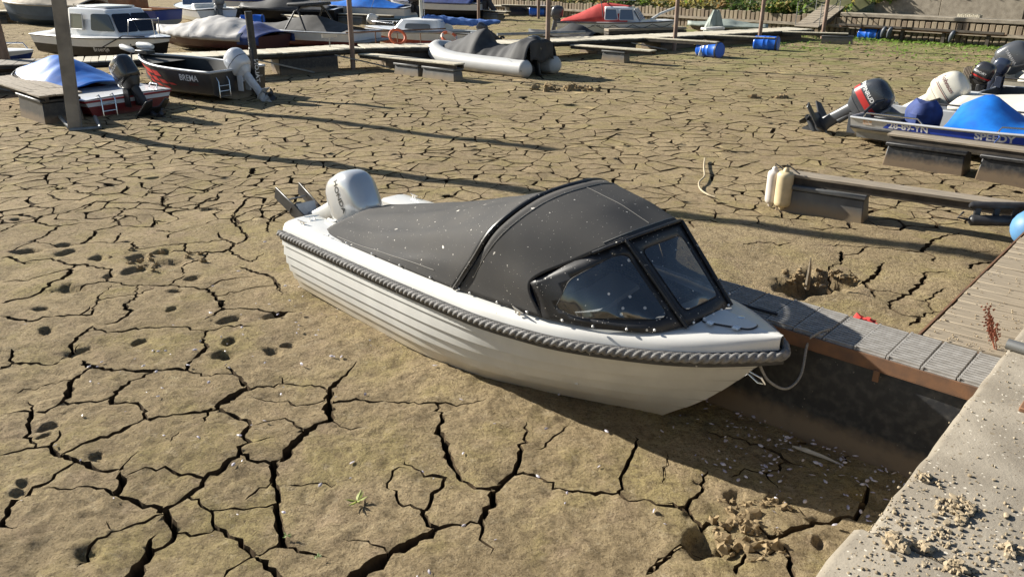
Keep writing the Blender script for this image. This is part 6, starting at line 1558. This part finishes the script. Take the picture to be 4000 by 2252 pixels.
b=MB();b.box(-.55,.05,-.9,.9,.34,.40);b.build('swim_platform',GREYSTEEL,WB,bevel=.02)
# --- sail boat
SL=thing('sailing_boat','small white cabin sailing boat with blue sail cover on its boom','boat',(-1.0,30.9,0),R(162),'boats behind the main jetty')
h=Hull(5.0,1.9,.55,sheer=.14,t0=.45,sw=.85);h.skin(SL,[GELW,dirt_gradient(M('red bottom paint',(.35,.06,.04),.6),.0,.2,(.2,.15,.1),4.,.5)],(0,.5,1));h.deck(SL,GELW,0,1,.05);h.rail(SL,BLACKPL,.018)
cabin(SL,1.5,3.6,.70,.50,.58,.98,GELW,.35,.1);window(SL,[(1.9,.705,.66),(3.0,.60,.66),(2.95,.56,.86),(1.95,.665,.86)][::-1],r=.2,name='side_window',mat=M('grey pane',(.12,.12,.12),.15))
window(SL,[(1.56,-.45,.62),(1.56,.45,.62),(1.60,.45,.95),(1.60,-.45,.95)][::-1],name='companion_hatch',mat=M('blue cloth hatch',(.18,.30,.55),.6))
rail_tube(SL,[(2.55,0,1.0),(2.55,0,6.2)],.065,M('alloy mast',(.55,.54,.48),.4,.3),'mast',10)
rail_tube(SL,[(2.48,-.12,1.0),(2.50,-.12,2.6)],.015,ALUTOP,'stay');rail_tube(SL,[(4.9,0,.75),(2.6,0,6.0)],.008,GREYSTEEL,'stay')
b=MB();b.tube(cv3([(2.5,0,.98),(2.2,0,1.02),(1.2,0,.94),(.2,0,.90),(-.6,0,.95)],40),[.04+.09*math.sin(pi*min(1,(i+3)/43))**.5 for i in range(41)],12,prof=lambda a,i:1+.16*math.sin(3*a+i*.9)+.1*math.sin(i*1.7));b.build('sail_cover',M('blue sail cover',(.09,.20,.50),.7,var=.4,vscale=6,col2=(.05,.12,.36)),SL,smooth=60)
rail_tube(SL,[(3.4,.55,.62),(3.5,.55,.85),(4.5,.22,.88),(4.7,0,.88),(4.5,-.22,.88),(3.5,-.55,.85)],.014,CHROME,'pulpit_rail')
outboard(SL,(5.75 if 0 else -.1,.35,.55),tilt=R(55),scale=.85,col=(.05,.05,.06),style=2)
t=thing('spare_motor','small white outboard motor lying on the mud near the life rings','outboard',(-5.4,33.4,.1),R(200));outboard(t,(0,0,.55),tilt=R(65),scale=1.0,col=(.55,.55,.53),legcol=(.05,.05,.05),style=2,name='motor_cowl')
# --- red canopy boat
RB=thing('cabin_boat','white launch with red canopy and windscreen beyond the jetty','boat',(2.15,36.4,0),R(-16),'boats behind the main jetty')
h=Hull(4.9,1.9,.62,sheer=.10,t0=.5,sw=.92);h.skin(RB,[GELW,dirt_gradient(M('white lower hull',(.62,.61,.58),.5),.0,.25,(.33,.26,.17),4.,.8)],(0,.3,1));h.rail(RB,BLACKPL,.02,dz=-.03);h.deck(RB,GELW,.35,1,.06)
REDC=M('red canvas',(.52,.055,.045),.75,var=.2,vscale=4,col2=(.42,.035,.03))
def redtent(u,v):
    x=lerp(.15,3.0,u);q=v*2-1;pk=interp([.15,.8,1.6,2.0,3.0],[.06,.28,.66,.72,.60],x);w=.86
    return Vector((x,q*w*(1-.12*(1-abs(q)**3)*0),.66+pk*(1-abs(q)**3.2)-(0)))
def redtent2(u,v):
    p=redtent(u,v)
    if p.x>1.7: p.z=max(p.z,.66+.42)
    return p
b=MB();b.grid(redtent,24,20);b.build('red_canopy',REDC,RB,smooth=60,solid=.004)
cabin(RB,2.0,3.55,.80,.66,.64,1.22,GELW,.45,-.02)
FRM=M('white alloy frame',(.6,.62,.66),.4)
PANE=M('pale blue pane',(.10,.14,.22),.08)
for (x0,x1) in ((2.05,2.60),(2.66,3.28)): window(RB,[(x0,-.84,.74),(x1,-.80,.74),(x1-.10,-.74,1.16),(x0+.0,-.77,1.16)],frame=FRM,mat=PANE,name='side_window')
for (y0,y1) in ((-.62,-.22),(-.18,.18),(.22,.62)): window(RB,[(3.52,y0,.72),(3.52,y1,.72),(3.22,y1*.92,1.16),(3.22,y0*.92,1.16)],frame=FRM,mat=PANE,name='windscreen')
rail_tube(RB,[(2.0,-.8,.66),(1.85,-.7,1.45),(1.9,.7,1.45),(2.0,.8,.66)],.02,DARKROPE,'arch_bar');rail_tube(RB,[(1.85,-.3,1.5),(3.2,-.1,1.5)],.016,CHROME,'folded_mast')
rail_tube(RB,[(3.9,-.35,.75),(4.3,-.3,1.0),(4.95,.0,1.25)],.05,WHITEPL,'bow_spar');outboard(RB,(-.1,0,.62),tilt=R(10),scale=1.0,col=(.06,.06,.07))
for k in range(5):
    rail_tube(RB,cv3([h.gun(.18+.16*k,-1,.012,-.10),h.gun(.26+.16*k,-1,.012,-.24),h.gun(min(.99,.34+.16*k),-1,.012,-.10)],8),.012,DARKROPE,'side_rope',5)
lettering('RC-70-11',.14,BLACKINK,RB,on_hull(h,1.5,.30,off=.012))
# --- small covered things by the jetty
def tarp_heap(name,label,x,y,rz,L,B,hgt,mat,cat,seed,peak=.5):
    t=thing(name,label,cat,(x,y,0),rz,None)
    h=Hull(L,B,.38,sheer=.08);h.skin(t,[DGREY],(0,1),name='hull');h.tarp(t,mat,lambda q:.08+hgt*math.exp(-((q-peak)/.2)**2),0,1,hang=.10,p=1.4,fold=.05,seed=seed,name='cover',nu=20,nv=16);return t
tarp_heap('covered_dinghy','small dinghy under a black cover right of the inflatable',3.2,31.6,R(150),2.9,1.3,.35,BLACKCLOTH,'boat',51,.3)
GTARP=M('grey green tarp',(.30,.34,.30),.7,var=.3,vscale=5,col2=(.22,.26,.23))
tarp_heap('covered_dinghy','dinghy under a long flat grey green tarp near the far stairs',11.2,36.6,R(165),3.4,1.3,.16,GTARP,'boat',52)
t=thing('tarp_bundle','upright bundle wrapped in grey green tarp behind the jetty','bundle',(8.45,34.75,.1),.3)
b=MB()
def bun(u,v):
    a=2*pi*u;r=.42*(1-.75*v**1.5)*(1+.16*math.sin(5*a+v*3)+.1*math.sin(11*a));return Vector((r*math.cos(a),r*math.sin(a),1.05*v))
b.grid(bun,30,10);b.build('wrapped_tarp',GTARP,t,smooth=50)
t=thing('plastic_crate','low pale plastic crate on the jetty edge','crate',(8.1,33.6,.45),R(30));b=MB();b.box(-.5,.5,-.18,.18,0,.10);b.build('crate_body',WHITEPL,t,bevel=.02)
t=thing('plank_stack','dark planks stacked beyond the jetty behind the rusty pole','planks',(5.6,34.8,.1),R(18))
for k in range(3):
    b=MB();b.box(-1.8,1.8,-.25+.02*k,.25,.12*k,.12*k+.10);b.build('plank',DARKWOOD if k<2 else WOOD,t,bevel=.01)
# ================================================================ far boats
def simple_boat(name,label,x,y,rz,L,B,D,mats,bands,cover=None,ridge=None,motor=None,text=None,deck=True,sheer=.15,seed=0,hang=.1,side=1,z=0):
    t=thing(name,label,'boat',(x,y,z),rz,'far boats along the back jetty');h=Hull(L,B,D,sheer=sheer);h.skin(t,mats,bands);h.rail(t,BLACKPL,.025)
    if deck: h.deck(t,GELW,0,1,.05)
    if cover: h.tarp(t,cover,ridge,.06,.97,hang=hang,p=1.6,fold=.03,seed=seed,name='cover',nu=22,nv=18)
    if motor: outboard(t,(-.1,0,D+.05),**motor)
    return t,h
t,h=simple_boat('wooden_boat','blue wooden boat with orange varnished inside and number 75 on its side',-16.6,40.6,R(158),5.0,2.0,.85,[M('royal blue paint',(.02,.05,.26),.35,clear=.3),M('grey antifouling',(.25,.24,.22),.7)],(0,.55,1),deck=False)
h.inside(t,M('varnished orange wood',(.55,.20,.05),.4,var=.4,vscale=4,stretch=(1,8,1)),.35,.12);lettering('75',.30,WHITEINK,t,on_hull(h,1.25,.48,off=.012,side=1,dirn=-1));lettering('Gerda Boom',.16,WHITEINK,t,on_hull(h,1.75,.24,off=.012,side=1,dirn=-1),shear=.2)
b=MB();b.box(1.8,3.2,-.62,.62,.85,1.55);b.build('wheelhouse',M('brown wood',(.24,.12,.06),.5,var=.3),t,bevel=.05)
rail_tube(t,[h.gun(.02,1,.02,.03),h.gun(.5,1,.02,.02),h.gun(.98,1,.02,.0)],.05,M('varnished orange wood'if 0 else 'pale wood rail',(.55,.36,.22),.5),'wood_rail')
t,h=simple_boat('motor_boat','white sports boat with tall grey outboard turned to the camera',-14.6,41.6,R(128),5.6,2.2,.8,[GELW,M('cream lower hull',(.60,.57,.47),.5)],(0,.45,1),motor=dict(tilt=R(4),scale=1.55,col=(.12,.14,.17),text='200',textcol=(.6,.6,.6),side=1,tsize=.09,toff=(-.2,.35),style=1))
window(t,[(2.4,-.9,.95),(2.4,.9,.95),(2.85,.75,1.4),(2.85,-.75,1.4)],name='windscreen',mat=PANE,frame=CHROME);b=MB();b.box(.9,1.4,-.8,.8,.75,1.05);b.build('stern_seat',WHITEPL,t,bevel=.05)
t,h=simple_boat('covered_boat','slate blue boat with beige cover behind the white cabin boat',-20.3,41.6,R(165),6.0,2.3,1.0,[M('slate blue paint',(.06,.10,.16),.5,var=.2),M('slate lower',(.05,.075,.11),.6)],(0,.5,1),M('beige cover',(.52,.44,.33),.8,var=.2),lambda q:.25+.5*math.exp(-((q-.55)/.25)**2),seed=61,hang=.05)
rail_tube(t,[h.gun(.06,1,.05,-.5),h.gun(.06,1,.05,.10),h.gun(.10,1,.05,.10),h.gun(.10,1,.05,-.5)],.03,CHROME,'boarding_ladder')
t,h=simple_boat('covered_boat','pale blue and white boat under a bright blue cover left of the mast',-5.3,44.2,R(162),5.6,2.1,.75,[GELW,M('pale blue hull',(.30,.45,.60),.4)],(0,.5,1),BLUETARP,lambda q:.10+.5*math.exp(-((q-.45)/.22)**2),seed=62,motor=dict(tilt=R(20),scale=1.2,col=(.02,.02,.025)),hang=.02)
t,h=simple_boat('covered_boat','white boat under a navy cover behind the mast with dark outboard',-1.6,46.8,R(160),5.8,2.2,.85,[GELW,BLACKHULL],(0,.4,1),NAVYCLOTH,lambda q:.25+.35*math.exp(-((q-.5)/.3)**2),seed=63,motor=dict(tilt=R(30),scale=1.5,col=(.03,.03,.04)),hang=.04)
t,h=simple_boat('covered_boat','low black boat with black canopy behind the wakeboard tower',-9.0,43.8,R(175),5.4,2.2,.7,[BLACKHULL],(0,1),BLACKCLOTH,lambda q:.15+.6*math.exp(-((q-.5)/.22)**2),seed=64,hang=.1)
t,h=simple_boat('motor_boat','white motor boat with pale blue trim at the top edge above the black boat',-8.6,50.0,R(170),7.5,2.4,1.0,[GELW,M('pale blue hull',(.30,.45,.60),.4)],(0,.5,1),GREYCLOTH,lambda q:.3,seed=65)
t,h=simple_boat('covered_boat','pale grey boat with beige tent cover at the top left corner',-22.5,49.5,R(175),6.5,2.3,1.0,[GELW,BLACKHULL],(0,.5,1),M('beige cover',(.52,.44,.33)),lambda q:.4+.5*math.exp(-((q-.5)/.3)**2),seed=66)
t,h=simple_boat('motor_boat','white motor boat with dark canopy on the back jetty at upper left',-13.8,50.5,R(170),6.0,2.2,.9,[GELW,NAVYCLOTH],(0,.6,1),NAVYCLOTH,lambda q:.2+.6*math.exp(-((q-.4)/.25)**2),seed=67)
# back jetties
def far_jetty(label,a,b_,z=.62,w=1.2,bl=3):
    d=Vector((b_[0]-a[0],b_[1]-a[1],0));L=d.length;t=thing('back_jetty',label,'jetty',(a[0],a[1],0),math.atan2(d.y,d.x),'back jetties')
    n=int(L/.55);pr=None
    for i in range(n):
        if pr is None: b=MB();b.box(0,.53,0,w,-.05,0);pr=o=b.build('deck_board',PALEWOOD,t,smooth=0)
        else: o=link_copy(pr,t)
        o.location=(i*.55,0,z+random.uniform(-.006,.006))
    for k in range(bl):
        b=MB();b.box(L*(k+.2)/bl,L*(k+.2)/bl+1.4,.1,w-.1,-.1,z-.1);b.build('float',FLOATBLK,t)
    for k in range(int(L/2.2)):
        b=MB();b.beam((k*2.2,.02,z-.1),(k*2.2+1.6,.0,.1),.06,.05);b.build('brace',DARKWOOD,t)
far_jetty('pale back jetty on crossed braces at the top left corner',(-29,43.2),(-22.5,43.8),bl=1)
far_jetty('back jetty running behind the far covered boats',(-18.5,46.6),(-6.6,47.6),bl=5)
far_jetty('back jetty leading towards the pile wall above the blue barrel',(-4.2,49.0),(2.6,51.5),.55,1.0,2)
plank_finger('finger_jetty','pale plank finger with grey float below the navy covered boat',(-3.4,49.0),(-.2,45.4),.5,.4,[(2.6,4.2,.5,.38,FLOATGREY)],PALEWOOD,'back jetties')
plank_finger('finger_jetty','thin pale plank finger reaching over the far blue barrel',(-.6,50.4),(2.6,48.6),.62,.25,[],PALEWOOD,'back jetties')
plank_finger('finger_jetty','pale plank finger with grey float below the bright blue cover',(-9.6,44.0),(-6.0,42.0),.5,.4,[(.6,2.4,.6,.38,FLOATGREY)],PALEWOOD,'back jetties')
plank_finger('finger_jetty','pale plank finger in front of the low black boat',(-12.5,44.2),(-9.9,40.8),.5,.4,[(2.2,3.8,.5,.38,FLOATGREY)],PALEWOOD,'back jetties')
barrel('dark blue barrel beside the white sports boat',-12.6,40.6,R(10),.33,1.1)
# ================================================================ far pile wall, path, retaining wall, stairs and bank
WA=math.atan2(.748,-.663)
def WL(x,y,z=0): return Vector((22.9-.663*x-.748*y,26.1+.748*x-.663*y,z))
pw=thing('pile_wall','long wall of upright timber piles with a pale waling beam along the far side','wall',(22.9,26.1,0),WA)
PILE=[M('pile timber %d'%i,c,.85,var=.4,vscale=3,stretch=(4,4,.8),bump=.008,bscale=12) for i,c in enumerate([(.27,.21,.14),(.23,.175,.12),(.31,.25,.17)])]
protos=[]
for m in PILE:
    b=MB();b.box(0,.20,-.07,.06,-.2,.80);protos.append(b.build('pile',m,pw,bevel=.02,smooth=0))
used=set()
for i in range(290):
    k=random.randrange(3);o=protos[k] if k not in used else link_copy(protos[k],pw);used.add(k)
    o.location=(i*.235,random.uniform(-.02,.02),random.uniform(-.03,.03) if i<60 else random.uniform(-.03,.08))
b=MB();b.box(0,68.2,-.16,-.09,-.2,.72);b.build('backing_board',DARKWOOD,pw)
b=MB();b.box(-2,68.2,.075,.17,.36,.48);b.build('waling_beam',WOOD,pw,bevel=.01)
b=MB();b.box(-2,13.2,-.42,.10,.84,.99);b.build('cap_beam',CONC,pw,bevel=.02)
# path behind the wall and retaining wall
b=MB();b.box(-6,13.2,-1.75,-.43,.6,.93);o=b.build('quay_path',CONC,None);o.location=(22.9,26.1,0);o.rotation_euler=(0,0,WA);tag(o,kind='structure')
rw=thing('retaining_wall','stained concrete retaining wall below the green bank at upper right','wall',(22.9,26.1,0),WA)
x=-6;k=0
while x<12.6:
    L=random.uniform(2.2,3.4);b=MB();b.box(x,min(12.8,x+L-.02),-2.1,-1.78+.03*(k%2),.5,1.72);b.build('wall_panel',CONC,rw,bevel=.02);x+=L;k+=1
# stairs
st=thing('gangway_stairs','grey timber gangway with hand rails climbing from the jetty to the bank','stairs',(22.9,26.1,0),WA)
def sp(t,y): return Vector((14.0+y,lerp(1.3,-3.4,t),lerp(.45,2.15,t)))
for i in range(22):
    t0=i/22;b=MB();b.beam(sp(t0,-.55),sp(t0,.55),.20,.03,up=(0,.34,.94));b.build('tread',WOOD,st)
for y in (-.55,.55):
    b=MB();b.beam(sp(0,y)-Vector((0,0,.1)),sp(1,y)-Vector((0,0,.1)),.06,.16);b.build('stringer',DARKWOOD,st)
    rail_tube(st,[sp(0,y)+Vector((0,0,.9)),sp(1,y)+Vector((0,0,.9))],.022,GREYSTEEL,'hand_rail');rail_tube(st,[sp(0,y)+Vector((0,0,.45)),sp(1,y)+Vector((0,0,.45))],.016,GREYSTEEL,'hand_rail')
    for t0 in (0,.33,.66,1): rail_tube(st,[sp(t0,y),sp(t0,y)+Vector((0,0,.92))],.02,GREYSTEEL,'rail_post')
# fender tyres / dark posts and waling in front of the wall
t=thing('fender_rack','dark timber mooring frame with hanging fenders in front of the pile wall','frame',(22.9,26.1,0),WA)
b=MB();b.box(6.5,12.9,.62,.72,.50,.58);b.build('rail_beam',DARKWOOD,t);b=MB();b.box(6.5,12.9,.30,.60,.44,.50);b.build('deck_plank',RUST,t)
for x in (7.0,8.6,10.2,11.8):
    b=MB();b.box(x,x+.12,.45,.57,-.2,.50);b.build('post',DARKWOOD,t)
for x in (8.2,10.6,10.85):
    b=MB();b.tube(cv3([(x,.76,.56),(x+.05,.80,.4),(x+.12,.80,.15)],8),[.03,.07,.08,.09,.09,.09,.08,.06,.03],8);b.build('hanging_fender',M('dark grey fender',(.07,.08,.10),.5),t,smooth=60)
# bench, planter and flower pot on the path
t=thing('garden_bench','dark wooden bench on the far path at the right edge','bench',tuple(WL(3.3,-1.0,.93)),WA+pi)
b=MB()
for k in range(4):
    b=MB();b.box(-.8,.8,-.2+.11*k,-.11+.11*k,.42,.45);b.build('seat_slat',DARKWOOD,t)
for k in range(3):
    b=MB();b.box(-.8,.8,.26,.29,.55+.12*k,.64+.12*k);b.build('back_slat',DARKWOOD,t)
for x in (-.7,.7):
    b=MB();b.box(x-.03,x+.03,-.2,.27,0,.42);b.build('leg',DARKWOOD,t);b=MB();b.box(x-.03,x+.03,.27,.32,0,.90);b.build('leg',DARKWOOD,t)
t=thing('flower_pot','terracotta pot with a bright green bush on the far path','flower pot',tuple(WL(5.1,-.95,.93)),0)
b=MB();b.lathe([(.16,0),(.24,.28),(.27,.28),(.27,.34),(.22,.34)],16);b.build('pot',M('terracotta',(.30,.14,.08),.8,var=.3),t,smooth=40)
GREENL=M('bright leaves',(.16,.30,.05),.6,var=.4,vscale=12,col2=(.26,.36,.07))
def leaves(b,c,rad,n,size,rs,flat=1.):
    for i in range(n):
        d=Vector((rs.gauss(0,1),rs.gauss(0,1),rs.gauss(0,1))).normalized()*rs.random()**.35
        p=Vector(c)+Vector((d.x*rad[0],d.y*rad[1],d.z*rad[2]));u=Vector((rs.gauss(0,1),rs.gauss(0,1),rs.gauss(0,.7))).normalized();v=u.cross(Vector((rs.gauss(0,1),rs.gauss(0,1),rs.gauss(0,1)))).normalized()
        s_=size*rs.uniform(.5,1.3);b.add([p-u*s_,p+v*s_*.45,p+u*s_,p-v*s_*.45],[(0,1,2,3)])
rs=random.Random(5);b=MB();leaves(b,(0,0,.50),(.34,.34,.24),500,.06,rs);b.build('foliage',GREENL,t,smooth=0)
t=thing('planter_box','low slatted wooden planter on the far path','planter',tuple(WL(8.4,-1.0,.93)),WA)
for k in range(12):
    b=MB();b.box(-.4+.07*k,-.345+.07*k,-.15,.15,0,.13+.02*(k%2));b.build('slat',PALEWOOD,t)
# the bank: earth slope and its plant cover
def bank_h(x,y):
    """height of the bank behind the wall at local x along, y (negative) behind"""
    s0=-2.0 if x<13 else -.2; z0=1.70 if x<13 else .86
    return z0+max(0,(s0-y))*.62+.16*noise.noise(Vector((x*.5,y*.5,3)))
b=MB();rows=[]
for i in range(90):
    x=-10+i*.9;s0=-2.0 if x<13 else -.2
    rows.append([Vector((x,s0-d,bank_h(x,s0-d)-(.25 if d==0 else 0))) for d in (0,.6,1.4,2.6,4,6,9,30)])
b.loft(rows,False);o=b.build('bank',M('earth bank',(.12,.12,.05),.95,var=.4,vscale=2),None,smooth=80);o.location=(22.9,26.1,0);o.rotation_euler=(0,0,WA);tag(o,kind='structure')
LEAF=[M('bank leaves dark',(.075,.13,.03),.6,var=.4,vscale=1.5),M('bank leaves mid',(.20,.30,.05),.6,var=.4,vscale=1.5),M('bank leaves yellow',(.44,.40,.10),.65,var=.4,vscale=1.5,col2=(.30,.18,.07)),M('dry stems',(.42,.33,.17),.8,var=.4,vscale=2)]
def translucent(m,k=.45):
    N=m.node_tree.nodes;L=m.node_tree.links;b=N['Principled BSDF'];t=N.new('ShaderNodeBsdfTranslucent');mx=N.new('ShaderNodeMixShader');mx.inputs[0].default_value=k
    L.new(b.inputs['Base Color'].links[0].from_socket,t.inputs[0]);L.new(b.outputs[0],mx.inputs[1]);L.new(t.outputs[0],mx.inputs[2]);L.new(mx.outputs[0],N['Material Output'].inputs[0])
for m in LEAF+[GREENL]: translucent(m)
rs=random.Random(17)
b=MB();n0=0
for i in range(30000):
    x=rs.uniform(-8,66);near=rs.random()**1.6;s0=-1.75 if x<13 else -.12;y=s0-near*4.0
    if 13.2<x<14.9 and y>-3.2: continue
    big=float(vnoise(np.array([x*.55]),np.array([y*.7]),4)[0]);k=0 if big<-.25 else 1 if big<.2 else 2 if rs.random()<.75 else 3
    if rs.random()<.25: k=rs.randrange(4)
    hgt=rs.random()**.8*(.40+.5*max(0,big+.2))
    p=Vector((x,y+rs.gauss(0,.08),bank_h(x,min(y,s0))+hgt-.05))
    u=Vector((rs.gauss(0,1),rs.gauss(0,1),rs.gauss(0,.9)+(.8 if k==3 else 0))).normalized();v=u.cross(Vector((rs.gauss(0,1),rs.gauss(0,1),rs.gauss(0,1)))).normalized();s_=rs.uniform(.06,.15)*(1.3 if k==3 else 1)
    b.add([p-u*s_,p+v*s_*(.15 if k==3 else .5),p+u*s_,p-v*s_*(.15 if k==3 else .5)],[(0,1,2,3)],k)
o=b.build('bank_vegetation',LEAF,None,smooth=0);o.location=(22.9,26.1,0);o.rotation_euler=(0,0,WA);tag(o,'tangle of green and yellowing plants covering the far bank','vegetation',kind='stuff')
def shrub(label,x,y,z,r,n,seed,mats,group='shrubs on the far bank'):
    rs=random.Random(seed);t=thing('shrub',label,'shrub',tuple(WL(x,y,z)),0,group)
    b=MB()
    for k in range(5):
        c=(rs.gauss(0,r[0]*.4),rs.gauss(0,r[1]*.4),r[2]*rs.uniform(.5,1.2));o=len(b.f);leaves(b,c,(r[0]*.6,r[1]*.6,r[2]*.55),n//5,.10,rs)
        for q in range(o,len(b.f)): b.m[q]=rs.choice([0,1,1,2]) if rs.random()<.5 else k%len(mats)
    b.build('crown',mats,t,smooth=0)
    b=MB()
    for k in range(4): b.tube([(0,0,-.3),(rs.gauss(0,r[0]*.3),rs.gauss(0,r[1]*.3),r[2])],[.03,.008],5)
    b.build('stem',M('dry stems',(.3,.25,.12)),t)
shrub('yellow green shrub just right of the far stairs',12.2,-2.0,1.2,(.8,.6,.6),1500,71,LEAF[:3])
shrub('dark green bramble spilling over the retaining wall',5.6,-1.9,1.62,(1.1,.5,.45),1400,72,LEAF[:3])
shrub('broad leafy shrub above the retaining wall near the right edge',3.4,-2.1,1.75,(1.0,.7,.6),1400,73,[LEAF[1],LEAF[2],LEAF[1]])
shrub('dark ivy clump hanging on the pile wall left of the stairs',16.2,-.15,.75,(.9,.3,.35),1200,74,LEAF[:3])
# green growth at the wall foot
b=MB();rs=random.Random(23)
for i in range(3800):
    x=rs.gauss(7,5.5);y=abs(rs.gauss(.1,.85))+.1
    if rs.random()<.25: x=rs.uniform(-2,13);y=rs.uniform(.2,7)**1.0
    p=Vector((x,y,.03+.05*rs.random()));u=Vector((rs.gauss(0,1),rs.gauss(0,1),rs.gauss(0,.4))).normalized();v=u.cross(Vector((rs.gauss(0,.3),rs.gauss(0,.3),1))).normalized();s_=rs.uniform(.03,.085)
    b.add([p-u*s_,p+v*s_*.6,p+u*s_,p-v*s_*.6],[(0,1,2,3)])
o=b.build('wall_foot_weeds',GREENL,None,smooth=0);o.location=(22.9,26.1,0);o.rotation_euler=(0,0,WA);tag(o,'low bright green weeds at the foot of the pile wall','weeds',kind='stuff')
